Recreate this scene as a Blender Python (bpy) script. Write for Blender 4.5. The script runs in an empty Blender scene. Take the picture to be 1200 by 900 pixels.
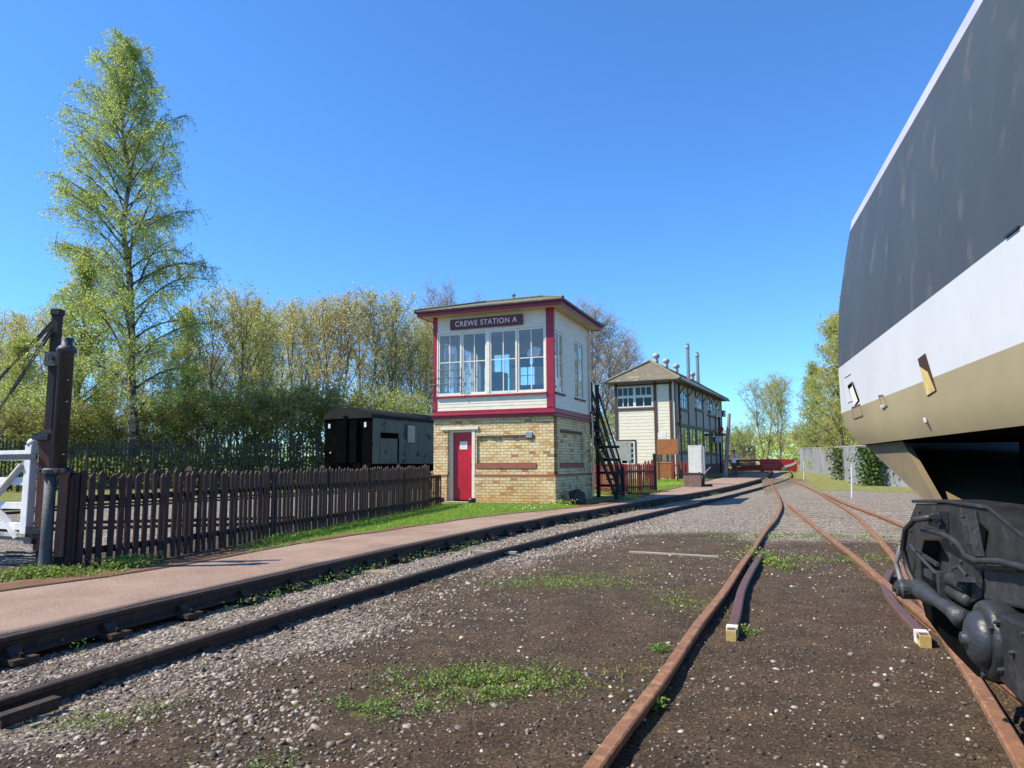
import bpy, math, random
import numpy as np
from mathutils import Vector, Matrix
R = math.radians
sc = bpy.context.scene
COL = sc.collection
# ------------------------------------------------------------------ camera
cam_d = bpy.data.cameras.new('camera'); cam = bpy.data.objects.new('camera', cam_d); COL.objects.link(cam)
cam_d.sensor_fit = 'HORIZONTAL'; cam_d.sensor_width = 36; cam_d.lens = 832/1200*36
cam_d.clip_start = .05; cam_d.clip_end = 2000
cam.location = (0, 0, 1.2)
cam.rotation_euler = (Matrix.Rotation(R(90+6.35), 4, 'X') @ Matrix.Rotation(R(-.3), 4, 'Z')).to_euler()
sc.camera = cam
# ------------------------------------------------------------------ sky, sun, exposure
SUN_AZ, SUN_EL = 261.0, 49.0
w = bpy.data.worlds.new('World'); sc.world = w; w.use_nodes = True
nt = w.node_tree
sky = nt.nodes.new('ShaderNodeTexSky'); sky.sky_type = 'NISHITA'; sky.sun_disc = False
sky.sun_elevation = R(SUN_EL); sky.sun_rotation = R(SUN_AZ); sky.altitude = 100
sky.air_density = 1.0; sky.dust_density = .15; sky.ozone_density = 3.5
hs = nt.nodes.new('ShaderNodeMix'); hs.data_type = 'RGBA'; hs.blend_type = 'MULTIPLY'; hs.inputs[0].default_value = 1; hs.inputs[7].default_value = (.49, .85, 1.22, 1)
nt.links.new(sky.outputs[0], hs.inputs[6])
nt.links.new(hs.outputs[2], nt.nodes['Background'].inputs[0])
nt.nodes['Background'].inputs[1].default_value = .138
sd = bpy.data.lights.new('sun', 'SUN'); sun = bpy.data.objects.new('sun', sd); COL.objects.link(sun)
sd.energy = 5.0; sd.angle = R(.5); sd.color = (1, .91, .76)
ce = math.cos(R(SUN_EL))
sdir = Vector((math.sin(R(SUN_AZ))*ce, math.cos(R(SUN_AZ))*ce, math.sin(R(SUN_EL))))
sun.rotation_euler = sdir.to_track_quat('Z', 'Y').to_euler()
sc.view_settings.view_transform = 'Standard'; sc.view_settings.look = 'None'
sc.view_settings.gamma = 1; sc.view_settings.exposure = .6; sc.view_settings.use_curve_mapping = False
sc.render.engine = 'CYCLES'
sc.cycles.use_denoising = True
sc.cycles.max_bounces = 6; sc.cycles.transparent_max_bounces = 16
sc.cycles.diffuse_bounces = 3; sc.cycles.glossy_bounces = 3; sc.cycles.caustics_reflective = False; sc.cycles.caustics_refractive = False
rng = np.random.default_rng(7); rnd = random.Random(5)

# ------------------------------------------------------------------ numpy noise
_perm = np.random.default_rng(3).permutation(512)
_val = np.random.default_rng(4).random(512)
def vnoise(x, y, seed=0):
    x = np.asarray(x, float); y = np.asarray(y, float)
    xi = np.floor(x).astype(int); yi = np.floor(y).astype(int); xf = x-xi; yf = y-yi
    xf = xf*xf*(3-2*xf); yf = yf*yf*(3-2*yf)
    def h(a, b): return _val[(_perm[(_perm[(a+seed*37) & 511]+b) & 511])]
    return (h(xi, yi)*(1-xf)+h(xi+1, yi)*xf)*(1-yf)+(h(xi, yi+1)*(1-xf)+h(xi+1, yi+1)*xf)*yf
def fbm(x, y, o=4, seed=0):
    s = 0; a = .5
    for i in range(o):
        s = s+a*vnoise(x*2**i+i*17.3, y*2**i-i*9.1, seed+i); a *= .5
    return s/(1-.5**o)
def sstep(a, b, x): t = np.clip((x-a)/(b-a), 0, 1); return t*t*(3-2*t)

# ------------------------------------------------------------------ materials
def new_mat(name):
    m = bpy.data.materials.new(name); m.use_nodes = True
    n = m.node_tree.nodes; n.clear()
    out = n.new('ShaderNodeOutputMaterial'); b = n.new('ShaderNodeBsdfPrincipled')
    m.node_tree.links.new(b.outputs[0], out.inputs[0])
    return m, n, m.node_tree.links, b, out
def c4(c): return (c[0], c[1], c[2], 1)
def M(name, col, rough=.7, col2=None, scale=6, lo=.35, hi=.65, bump=.15, bscale=60, metal=0, spec=.4, stretch=(1, 1, 1), col3=None, scale3=30, lo3=.6, hi3=.7, bdist=.01):
    m, n, L, b, out = new_mat(name)
    tc = n.new('ShaderNodeTexCoord'); mp = n.new('ShaderNodeMapping'); mp.inputs['Scale'].default_value = stretch
    L.new(tc.outputs['Object'], mp.inputs[0])
    c2 = col2 or tuple(x*.72 for x in col)
    nz = n.new('ShaderNodeTexNoise'); nz.inputs['Scale'].default_value = scale; nz.inputs['Detail'].default_value = 6; nz.inputs['Roughness'].default_value = .62
    L.new(mp.outputs[0], nz.inputs['Vector'])
    r = n.new('ShaderNodeValToRGB'); r.color_ramp.elements[0].position = lo; r.color_ramp.elements[1].position = hi
    r.color_ramp.elements[0].color = c4(col); r.color_ramp.elements[1].color = c4(c2)
    L.new(nz.outputs['Fac'], r.inputs[0]); last = r.outputs[0]
    if col3:
        n3 = n.new('ShaderNodeTexNoise'); n3.inputs['Scale'].default_value = scale3; n3.inputs['Detail'].default_value = 5
        L.new(mp.outputs[0], n3.inputs['Vector'])
        mr = n.new('ShaderNodeMapRange'); mr.inputs[1].default_value = lo3; mr.inputs[2].default_value = hi3
        L.new(n3.outputs['Fac'], mr.inputs[0])
        mx = n.new('ShaderNodeMix'); mx.data_type = 'RGBA'; mx.inputs[7].default_value = c4(col3)
        L.new(mr.outputs[0], mx.inputs[0]); L.new(last, mx.inputs[6]); last = mx.outputs[2]
    L.new(last, b.inputs['Base Color'])
    b.inputs['Roughness'].default_value = rough; b.inputs['Metallic'].default_value = metal; b.inputs['Specular IOR Level'].default_value = spec
    if bump:
        nb = n.new('ShaderNodeTexNoise'); nb.inputs['Scale'].default_value = bscale; nb.inputs['Detail'].default_value = 4
        L.new(mp.outputs[0], nb.inputs['Vector'])
        bp = n.new('ShaderNodeBump'); bp.inputs['Strength'].default_value = bump; bp.inputs['Distance'].default_value = bdist
        L.new(nb.outputs['Fac'], bp.inputs['Height']); L.new(bp.outputs[0], b.inputs['Normal'])
    return m

CREAM = M('cream_paint', (.76, .70, .56), .55, (.67, .61, .47), 3, bump=.1, col3=(.42, .36, .26), scale3=5, lo3=.6, hi3=.85, stretch=(1, 1, 2.5))
WHITE = M('white_paint', (.74, .72, .66), .5, (.62, .59, .52), 6)
SASH = M('sash_paint', (.78, .74, .62), .45, (.68, .63, .52), 8)
RED = M('maroon_paint', (.33, .014, .040), .42, (.25, .011, .030), 5, bump=.06, col3=(.40, .10, .09), scale3=14, lo3=.66, hi3=.8)
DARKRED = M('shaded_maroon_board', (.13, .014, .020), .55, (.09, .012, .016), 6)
DOORRED = M('door_red_paint', (.52, .008, .028), .35, (.34, .008, .018), 3, bump=.05)
SOFFIT = M('soffit_paint', (.52, .45, .30), .6, (.42, .35, .23), 3)
BLACKP = M('black_paint', (.014, .014, .015), .45, (.03, .028, .026), 6)
SLATE = M('mossy_slate', (.115, .112, .088), .9, (.17, .165, .105), 3.2, bump=.6, bscale=22, col3=(.30, .29, .19), scale3=7, lo3=.58, hi3=.70, bdist=.03)
TILE2 = M('weathered_tile', (.13, .112, .082), .9, (.18, .155, .105), 2.2, bump=.6, bscale=14, col3=(.30, .28, .17), scale3=3, lo3=.58, hi3=.72, bdist=.03)
BROWN = M('dark_brown_paint', (.055, .032, .022), .55, (.09, .055, .036), 5)
GREYB = M('weathered_grey_board', (.44, .415, .36), .8, (.33, .305, .26), 3, stretch=(1, 1, 3), bump=.3)
PICKET = M('brown_fence_stain', (.026, .013, .010), .75, (.052, .024, .018), 5, stretch=(1, 1, .3), bump=.3, col3=(.15, .09, .075), scale3=20, lo3=.6, hi3=.85)
REDPICK = M('red_brown_fence_stain', (.24, .045, .028), .7, (.17, .034, .022), 5, bump=.25)
BRIGHTRED = M('bright_red_paint', (.55, .02, .015), .5, (.42, .018, .012), 5)
BLKWOOD = M('blackened_timber', (.022, .021, .018), .85, (.05, .045, .038), 4, stretch=(1, 1, .3), bump=.5)
IRON = M('pitted_black_iron', (.022, .024, .026), .5, (.042, .044, .045), 9, bump=.7, bscale=45, col3=(.07, .045, .032), scale3=5, lo3=.72, hi3=.85, spec=.5)
IRONGREY = M('grey_green_iron', (.085, .093, .090), .6, (.045, .05, .05), 11, bump=.7, bscale=50, col3=(.13, .07, .045), scale3=6, lo3=.6, hi3=.75)
PLANKRED = M('faded_red_brown_timber', (.115, .045, .033), .8, (.17, .085, .06), 5, stretch=(1, 1, .2), bump=.4)
RUST = M('rusty_rail_steel', (.245, .118, .058), .85, (.16, .076, .040), 7, bump=.5, bscale=90, col3=(.33, .18, .10), scale3=18, lo3=.5, hi3=.75)
RUSTD = M('dark_rail_steel', (.050, .030, .020), .8, (.028, .018, .013), 8, bump=.5, bscale=70, col3=(.09, .052, .032), scale3=20, lo3=.55, hi3=.75)
RUSTP = M('purple_brown_rail_steel', (.115, .062, .050), .7, (.09, .045, .042), 7, bump=.3)
TIMBER = M('weathered_sleeper', (.29, .235, .165), .9, (.19, .15, .105), 5, stretch=(.6, .6, 1), bump=.7, bscale=25, col3=(.07, .055, .04), scale3=9, lo3=.55, hi3=.7)
CONC = M('pale_concrete', (.35, .31, .25), .9, (.26, .225, .175), 7, bump=.4)
LBLUE = M('dark_blue_grey_panel', (.044, .056, .068), .62, (.060, .073, .086), 1.6, bump=.05, bscale=12, col3=(.115, .12, .12), scale3=5.5, lo3=.58, hi3=.82, stretch=(1, 1.3, .8), lo=.3, hi=.8, spec=.35)
LWHITE = M('train_white_paint', (.57, .58, .585), .4, (.52, .53, .535), 2.5, bump=.03, bscale=10)
LGOLD = M('train_gold_paint', (.33, .275, .155), .5, (.29, .24, .135), 2.2, bump=.05, bscale=14, spec=.4)
LGOLDD = M('shaded_train_gold', (.20, .155, .085), .65, (.14, .11, .07), 2.2, bump=.15, bscale=14)  # gold darkened for the shade on the down-facing skirt; also draws plate edges
LSTRIP = M('pale_grey_cantrail', (.46, .46, .50), .5, (.40, .40, .44), 4)
UNDER = M('black_underframe', (.003, .003, .003), 1, (.006, .006, .005), 5, spec=.03)
BOGIE = M('oily_black_bogie', (.013, .014, .016), .45, (.030, .030, .030), 7, bump=.5, bscale=30, col3=(.085, .078, .066), scale3=11, lo3=.60, hi3=.78, spec=.5)
BOGIE2 = M('blue_black_casting', (.017, .019, .022), .55, (.038, .040, .043), 10, bump=.5, bscale=40, spec=.6)
HOSE = M('black_rubber_hose', (.016, .016, .018), .5, (.04, .038, .036), 12, bump=.2)
YELLOW = M('yellow_paint', (.60, .45, .16), .6, (.45, .32, .11), 9, col3=(.22, .15, .08), scale3=40, lo3=.6, hi3=.75)
GATEW = M('gate_white_paint', (.82, .81, .77), .5, (.60, .60, .58), 4, bump=.15, col3=(.40, .36, .3), scale3=9, lo3=.66, hi3=.8)
WAGON = M('faded_grey_green_van_side', (.115, .13, .105), .75, (.085, .10, .083), 1.5, bump=.2, col3=(.025, .028, .024), scale3=1.7, lo3=.58, hi3=.66)
WAGD = M('black_van_end', (.0022, .0022, .0025), 1, (.004, .004, .004), 2, spec=.02)  # near-black base colour for the van end and running gear
WROOF = M('sooty_van_roof', (.013, .014, .013), .9, (.024, .025, .022), 2, spec=.15)
PALIS = M('dark_green_palisade', (.020, .026, .021), .7, (.035, .04, .03), 3)
GREYF = M('grey_corrugated_steel', (.27, .285, .31), .6, (.20, .215, .235), .8, bump=.2, col3=(.17, .16, .14), scale3=1.2, lo3=.58, hi3=.75)
GREYM = M('galvanised_steel', (.36, .37, .38), .4, (.28, .29, .3), 6, metal=.5)
SIGNM = M('maroon_sign_enamel', (.13, .010, .020), .35, (.10, .009, .017), 6, bump=.03)
LETTER = M('cream_lettering', (.75, .70, .62), .5, (.68, .62, .55), 6, bump=0)
ORANGEW = M('orange_brown_board', (.36, .13, .04), .6, (.28, .10, .032), 4)
INTD = M('interior_dark_floor', (.05, .04, .035), .8)
INTG = M('interior_green_paint', (.07, .13, .11), .5)
BARR = M('red_barrier_plastic', (.52, .045, .040), .5, (.42, .035, .035), 2)
PURPLE = M('dull_purple_train_front', (.13, .075, .10), .5, (.10, .06, .085), 2)
LENS = M('pale_lamp_glass', (.7, .72, .7), .2)
SKIN = M('skin_tone', (.45, .24, .17), .6, (.40, .21, .15), 10)
SHIRT = M('pale_blue_shirt', (.55, .62, .68), .8, (.46, .53, .6), 10)
TROUS = M('brown_trousers', (.075, .05, .04), .85)
HAIRM = M('dark_hair', (.03, .022, .018), .7)
BARK_B = M('birch_bark', (.34, .30, .22), .85, (.055, .045, .032), 2.6, lo=.40, hi=.52, stretch=(1, 1, 1.1), bump=.6, bscale=12, bdist=.05)
BARK = M('brown_bark', (.14, .115, .08), .9, (.20, .17, .12), 3, bump=.5, bscale=12, bdist=.05)
TWIG = M('twig_bark', (.32, .27, .19), .9, (.38, .32, .23), 2, bump=0)
TWIGP = M('pinkish_twig_bark', (.34, .28, .22), .9, (.40, .33, .27), 2, bump=0)

def brick_mat():
    m, n, L, b, out = new_mat('cream_and_orange_brick')
    uv = n.new('ShaderNodeUVMap'); BW, RH = .225, .0855
    sep = n.new('ShaderNodeSeparateXYZ'); L.new(uv.outputs[0], sep.inputs[0])
    def mt(op, a, b_=None):
        x = n.new('ShaderNodeMath'); x.operation = op
        for k, v in enumerate((a, b_)):
            if v is None: continue
            if isinstance(v, (int, float)): x.inputs[k].default_value = v
            else: L.new(v, x.inputs[k])
        return x.outputs[0]
    row = mt('FLOOR', mt('DIVIDE', sep.outputs['Y'], RH)); odd = mt('FLOORED_MODULO', row, 2.0)
    colx = mt('FLOOR', mt('ADD', mt('DIVIDE', sep.outputs['X'], BW), mt('MULTIPLY', odd, .5)))
    cb = n.new('ShaderNodeCombineXYZ'); L.new(colx, cb.inputs[0]); L.new(row, cb.inputs[1])
    wn = n.new('ShaderNodeTexWhiteNoise'); wn.noise_dimensions = '2D'; L.new(cb.outputs[0], wn.inputs['Vector'])
    r = n.new('ShaderNodeValToRGB'); e = r.color_ramp.elements; r.color_ramp.interpolation = 'LINEAR'
    stops = [(0, (.76, .61, .35)), (.40, (.74, .56, .28)), (.70, (.69, .49, .22)), (.88, (.62, .40, .16)), (.94, (.52, .28, .11)), (.975, (.46, .17, .06)), (1, (.32, .20, .11))]
    while len(e) < len(stops): e.new(.5)
    for k, (p, c) in enumerate(stops): e[k].position = p; e[k].color = c4(c)
    L.new(wn.outputs['Value'], r.inputs[0])
    t = n.new('ShaderNodeTexBrick'); t.offset = .5; t.offset_frequency = 2; t.squash = 1; t.inputs['Scale'].default_value = 1; t.inputs['Mortar Size'].default_value = .0085; t.inputs['Mortar Smooth'].default_value = .3
    t.inputs['Brick Width'].default_value = BW; t.inputs['Row Height'].default_value = RH; L.new(uv.outputs[0], t.inputs['Vector'])
    def noise(sc_, det, ro=.6):
        q = n.new('ShaderNodeTexNoise'); q.inputs['Scale'].default_value = sc_; q.inputs['Detail'].default_value = det; q.inputs['Roughness'].default_value = ro; L.new(uv.outputs[0], q.inputs['Vector']); return q.outputs['Fac']
    def mr(f, a, b_, c=0, d=1):
        q = n.new('ShaderNodeMapRange'); q.inputs[1].default_value = a; q.inputs[2].default_value = b_; q.inputs[3].default_value = c; q.inputs[4].default_value = d; L.new(f, q.inputs[0]); return q.outputs[0]
    # orange salts and dirt near the foot of the wall (UV y is the height in metres)
    st = n.new('ShaderNodeMix'); st.data_type = 'RGBA'; st.blend_type = 'MULTIPLY'; st.inputs[7].default_value = (.86, .52, .32, 1)
    L.new(mt('MULTIPLY', mr(sep.outputs['Y'], .85, -.1), mr(noise(1.3, 6, .7), .35, .62)), st.inputs[0]); L.new(r.outputs[0], st.inputs[6])
    mo = n.new('ShaderNodeMix'); mo.data_type = 'RGBA'; mo.inputs[7].default_value = (.30, .22, .14, 1); L.new(t.outputs['Fac'], mo.inputs[0]); L.new(st.outputs[2], mo.inputs[6])
    vm = n.new('ShaderNodeVectorMath'); vm.operation = 'SCALE'; L.new(mo.outputs[2], vm.inputs[0]); L.new(mt('MULTIPLY', mr(noise(26, 4), .3, .7, .82, 1.15), mr(noise(.8, 6, .75), .3, .7, 1.12, .78)), vm.inputs['Scale'])
    L.new(vm.outputs[0], b.inputs['Base Color']); b.inputs['Roughness'].default_value = .85
    bp = n.new('ShaderNodeBump'); bp.inputs['Strength'].default_value = .7; bp.inputs['Distance'].default_value = .012; bp.invert = True
    L.new(t.outputs['Fac'], bp.inputs['Height']); L.new(bp.outputs[0], b.inputs['Normal'])
    return m
BRICK = brick_mat()
REDBRICK = M('red_brick_sill', (.33, .115, .07), .85, (.25, .085, .055), 6, bump=.4, bscale=30)

def glass_mat(name, tint, k=.04):
    m, n, L, b, out = new_mat(name)
    n.remove(b)
    tr = n.new('ShaderNodeBsdfTransparent'); tr.inputs[0].default_value = c4(tint)
    gl = n.new('ShaderNodeBsdfGlossy'); gl.inputs['Roughness'].default_value = .03; gl.inputs[0].default_value = (.85, .85, .85, 1)
    lw = n.new('ShaderNodeLayerWeight'); lw.inputs[0].default_value = .5
    pw = n.new('ShaderNodeMath'); pw.operation = 'POWER'; pw.inputs[1].default_value = 4; L.new(lw.outputs['Facing'], pw.inputs[0])
    ad = n.new('ShaderNodeMath'); ad.operation = 'ADD'; ad.use_clamp = True; ad.inputs[1].default_value = k; L.new(pw.outputs[0], ad.inputs[0])
    ms = n.new('ShaderNodeMixShader'); L.new(ad.outputs[0], ms.inputs[0]); L.new(tr.outputs[0], ms.inputs[1]); L.new(gl.outputs[0], ms.inputs[2]); L.new(ms.outputs[0], out.inputs[0])
    return m
GLASS = glass_mat('window_glass', (.95, .97, .97), .06)
GLASSD = glass_mat('dirty_window_glass', (.55, .60, .60), .03)

def leaf_mat(name, c1, c2, c3, trans=.35, hue=.02):
    m, n, L, b, out = new_mat(name)
    g = n.new('ShaderNodeNewGeometry'); oi = n.new('ShaderNodeObjectInfo')
    r = n.new('ShaderNodeValToRGB'); r.color_ramp.elements[0].color = c4(c1); r.color_ramp.elements[1].color = c4(c3)
    e = r.color_ramp.elements.new(.5); e.color = c4(c2)
    L.new(g.outputs['Random Per Island'], r.inputs[0])
    h = n.new('ShaderNodeHueSaturation')
    mr = n.new('ShaderNodeMapRange'); mr.inputs[3].default_value = .5-hue; mr.inputs[4].default_value = .5+hue; L.new(oi.outputs['Random'], mr.inputs[0]); L.new(mr.outputs[0], h.inputs['Hue'])
    L.new(r.outputs[0], h.inputs['Color'])
    L.new(h.outputs[0], b.inputs['Base Color']); b.inputs['Roughness'].default_value = .55; b.inputs['Specular IOR Level'].default_value = .3
    t = n.new('ShaderNodeBsdfTranslucent'); L.new(h.outputs[0], t.inputs[0])
    ms = n.new('ShaderNodeMixShader'); ms.inputs[0].default_value = trans
    L.new(b.outputs[0], ms.inputs[1]); L.new(t.outputs[0], ms.inputs[2]); L.new(ms.outputs[0], out.inputs[0])
    return m
LEAF_BIRCH = leaf_mat('fresh_birch_leaves', (.42, .52, .09), (.53, .60, .12), (.35, .45, .09), .6)
LEAF_YEL = leaf_mat('yellow_green_leaves', (.68, .60, .15), (.58, .57, .15), (.68, .54, .24), .6, .012)
LEAF_OLIVE = leaf_mat('olive_spring_leaves', (.52, .53, .13), (.60, .57, .16), (.44, .45, .13), .6)
LEAF_DARK = leaf_mat('dark_hedge_leaves', (.20, .25, .045), (.28, .32, .055), (.38, .40, .09), .5)
LEAF_PINK = leaf_mat('pinkish_blossom_buds', (.55, .47, .38), (.46, .40, .29), (.42, .40, .22), .5, .01)
LEAF_GREEN = leaf_mat('mid_green_leaves', (.40, .49, .09), (.50, .57, .11), (.55, .58, .15), .6)
WEED = leaf_mat('weed_leaves', (.20, .30, .05), (.13, .22, .04), (.28, .33, .09), .3)
VERGE = leaf_mat('verge_leaves', (.15, .23, .04), (.22, .30, .05), (.30, .34, .08), .35)
GRASSM = leaf_mat('grass_blades', (.22, .36, .045), (.29, .43, .06), (.38, .47, .09), .5)
IVY = leaf_mat('ivy_leaves', (.045, .085, .02), (.08, .13, .03), (.12, .17, .04), .25)
STONE = leaf_mat('ballast_stone', (.075, .053, .037), (.165, .125, .092), (.42, .36, .29), 0, 0)
STONE2 = leaf_mat('pale_pebble', (.13, .11, .09), (.25, .22, .19), (.52, .48, .42), 0, 0)
DIRTC = leaf_mat('dark_clinker', (.040, .028, .018), (.075, .053, .035), (.13, .095, .062), 0, 0)

# ------------------------------------------------------------------ mesh builder
class MB:
    def __init__(s): s.v = []; s.f = []; s.m = []
    def add(s, vs, fs, mi=0):
        o = len(s.v); s.v += [tuple(p) for p in vs]; s.f += [tuple(o+i for i in f) for f in fs]; s.m += [mi]*len(fs)
    def box(s, x0, x1, y0, y1, z0, z1, mi=0, T=None):
        vs = [Vector((x, y, z)) for z in (z0, z1) for x, y in ((x0, y0), (x1, y0), (x1, y1), (x0, y1))]
        if T: vs = [T @ p for p in vs]
        s.add(vs, [(3, 2, 1, 0), (4, 5, 6, 7), (0, 1, 5, 4), (1, 2, 6, 5), (2, 3, 7, 6), (3, 0, 4, 7)], mi); return s
    def bar(s, a, b, wx, wy, mi=0, up=(0, 0, 1)):
        a = Vector(a); b = Vector(b); d = b-a; l = d.length; d.normalize()
        u = Vector(up)
        if abs(d.dot(u)) > .98: u = Vector((0, 1, 0))
        x = d.cross(u).normalized(); y = x.cross(d)
        T = Matrix((x, y, d)).transposed().to_4x4(); T.translation = a
        return s.box(-wx/2, wx/2, -wy/2, wy/2, 0, l, mi, T)
    def tube(s, pts, rad, n=8, mi=0, cap=True):
        pts = [Vector(p) for p in pts]; k = len(pts)
        rs = rad if hasattr(rad, '__len__') else [rad]*k
        o = len(s.v); prev = None
        for i, p in enumerate(pts):
            d = (pts[min(i+1, k-1)]-pts[max(i-1, 0)]).normalized()
            if prev is None:
                x = d.orthogonal().normalized()
            else:
                x = prev-d*prev.dot(d); x = x.normalized() if x.length > 1e-6 else d.orthogonal().normalized()
            prev = x; y = d.cross(x)
            for j in range(n):
                a = 2*math.pi*j/n; q = p+(x*math.cos(a)+y*math.sin(a))*rs[i]; s.v.append(tuple(q))
        for i in range(k-1):
            for j in range(n):
                s.f.append((o+i*n+j, o+i*n+(j+1) % n, o+(i+1)*n+(j+1) % n, o+(i+1)*n+j)); s.m.append(mi)
        if cap:
            s.f.append(tuple(o+j for j in range(n))[::-1]); s.m.append(mi)
            s.f.append(tuple(o+(k-1)*n+j for j in range(n))); s.m.append(mi)
        return s
    def lathe(s, c, axis, prof, n=20, mi=0):   # prof: (radius, distance along axis)
        c = Vector(c); d = Vector(axis).normalized(); x = d.orthogonal().normalized(); y = d.cross(x); o = len(s.v)
        for r, h in prof:
            for j in range(n):
                a = 2*math.pi*j/n; s.v.append(tuple(c+d*h+(x*math.cos(a)+y*math.sin(a))*max(r, 1e-4)))
        for i in range(len(prof)-1):
            for j in range(n):
                s.f.append((o+i*n+j, o+i*n+(j+1) % n, o+(i+1)*n+(j+1) % n, o+(i+1)*n+j)); s.m.append(mi)
        s.f.append(tuple(o+j for j in range(n))[::-1]); s.m.append(mi)
        s.f.append(tuple(o+(len(prof)-1)*n+j for j in range(n))); s.m.append(mi)
        return s
    def prism(s, poly, O, U, V, N, t, mi=0):    # 2d polygon extruded by t along N
        O, U, V, N = map(Vector, (O, U, V, N)); k = len(poly)
        a = [O+U*p[0]+V*p[1] for p in poly]; b = [p+N*t for p in a]
        s.add(a+b, [tuple(range(k))[::-1], tuple(range(k, 2*k))]+[(i, (i+1) % k, k+(i+1) % k, k+i) for i in range(k)], mi); return s
    def wall(s, O, U, N, u0, u1, z0, z1, holes, t, mi=0, edges=True):   # N points inward; rectangular holes (a,b,c,d)
        O = Vector(O); U = Vector(U); N = Vector(N); Z = Vector((0, 0, 1))
        us = sorted({u0, u1}|{h[0] for h in holes}|{h[1] for h in holes}); zs = sorted({z0, z1}|{h[2] for h in holes}|{h[3] for h in holes})
        us = [u for u in us if u0 <= u <= u1]; zs = [z for z in zs if z0 <= z <= z1]
        def P(u, z, d): return O+U*u+Z*z+N*d
        def inh(u, z): return any(h[0] < u < h[1] and h[2] < z < h[3] for h in holes)
        for i in range(len(us)-1):
            for j in range(len(zs)-1):
                a, b, c, d = us[i], us[i+1], zs[j], zs[j+1]
                if inh((a+b)/2, (c+d)/2): continue
                s.add([P(a, c, 0), P(b, c, 0), P(b, d, 0), P(a, d, 0), P(a, c, t), P(b, c, t), P(b, d, t), P(a, d, t)], [(0, 1, 2, 3), (7, 6, 5, 4)], mi)
        for a, b, c, d in list(holes)+([(u0, u1, z0, z1)] if edges else []):
            s.add([P(a, c, 0), P(b, c, 0), P(b, d, 0), P(a, d, 0), P(a, c, t), P(b, c, t), P(b, d, t), P(a, d, t)], [(0, 1, 5, 4), (1, 2, 6, 5), (2, 3, 7, 6), (3, 0, 4, 7)], mi)
        return s
    def clap(s, O, U, N, u0, u1, z0, z1, step=.115, lip=.011, mi=0):   # weatherboards, N inward
        O = Vector(O); U = Vector(U); N = Vector(N); Z = Vector((0, 0, 1)); k = max(1, round((z1-z0)/step)); st = (z1-z0)/k
        for i in range(k):
            a, b = z0+i*st, z0+(i+1)*st
            def P(u, z, d): return O+U*u+Z*z+N*d
            s.add([P(u0, a, -lip), P(u1, a, -lip), P(u1, b, -.004), P(u0, b, -.004), P(u0, a, .01), P(u1, a, .01), P(u1, b, .01), P(u0, b, .01)],
                  [(0, 1, 2, 3), (4, 5, 1, 0), (0, 3, 7, 4), (1, 5, 6, 2)], mi)
        return s
    def build(s, name, mats, parent=None, smooth=False, bevel=0):
        me = bpy.data.meshes.new(name); me.from_pydata(s.v, [], s.f)
        if not isinstance(mats, (list, tuple)): mats = [mats]
        for m in mats: me.materials.append(m)
        nf = len(s.f)
        if len(mats) > 1: me.polygons.foreach_set('material_index', s.m)
        if smooth: me.polygons.foreach_set('use_smooth', [True]*nf)
        nl = len(me.loops)
        co = np.array(s.v); li = np.empty(nl, dtype=np.int64); me.loops.foreach_get('vertex_index', li)
        nrm = np.empty(nf*3); me.polygons.foreach_get('normal', nrm); nrm = np.abs(nrm.reshape(-1, 3))
        tot = np.empty(nf, dtype=np.int64); me.polygons.foreach_get('loop_total', tot); pi = np.repeat(np.arange(nf), tot)
        n_ = nrm[pi]; c = co[li]; uv = np.where((n_[:, 2] > .7)[:, None], c[:, :2], np.where((n_[:, 0] > n_[:, 1])[:, None], c[:, 1:3], c[:, [0, 2]]))
        ul = me.uv_layers.new(name='UVMap'); ul.data.foreach_set('uv', uv.ravel())
        me.update()
        o = bpy.data.objects.new(name, me); COL.objects.link(o)
        if parent: o.parent = parent
        if bevel:
            b = o.modifiers.new('bevel', 'BEVEL'); b.width = bevel; b.segments = 2; b.limit_method = 'ANGLE'
        return o
def tag(o, label=None, cat=None, group=None, kind=None):
    if label: o['label'] = label
    if cat: o['category'] = cat
    if group: o['group'] = group
    if kind: o['kind'] = kind
    return o
def empty(name, loc, az=0, label=None, cat=None, group=None):
    o = bpy.data.objects.new(name, None); COL.objects.link(o); o.location = loc; o.rotation_euler.z = -R(az); o.empty_display_size = .2
    return tag(o, label, cat, group)
def copy_tree(o, parent=None):
    c = o.copy(); COL.objects.link(c); c.parent = parent
    for ch in list(o.children): copy_tree(ch, c)
    return c
def np_mesh(name, verts, faces_flat, per, mats, midx=None, parent=None):
    me = bpy.data.meshes.new(name); nv = len(verts); nf = len(faces_flat)//per
    me.vertices.add(nv); me.vertices.foreach_set('co', np.asarray(verts, np.float32).ravel())
    me.loops.add(nf*per); me.loops.foreach_set('vertex_index', np.asarray(faces_flat, np.int32))
    me.polygons.add(nf); me.polygons.foreach_set('loop_start', np.arange(0, nf*per, per, dtype=np.int32))
    for m in (mats if isinstance(mats, (list, tuple)) else [mats]): me.materials.append(m)
    if midx is not None: me.polygons.foreach_set('material_index', midx)
    me.update(calc_edges=True)
    o = bpy.data.objects.new(name, me); COL.objects.link(o)
    if parent: o.parent = parent
    return o

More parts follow.
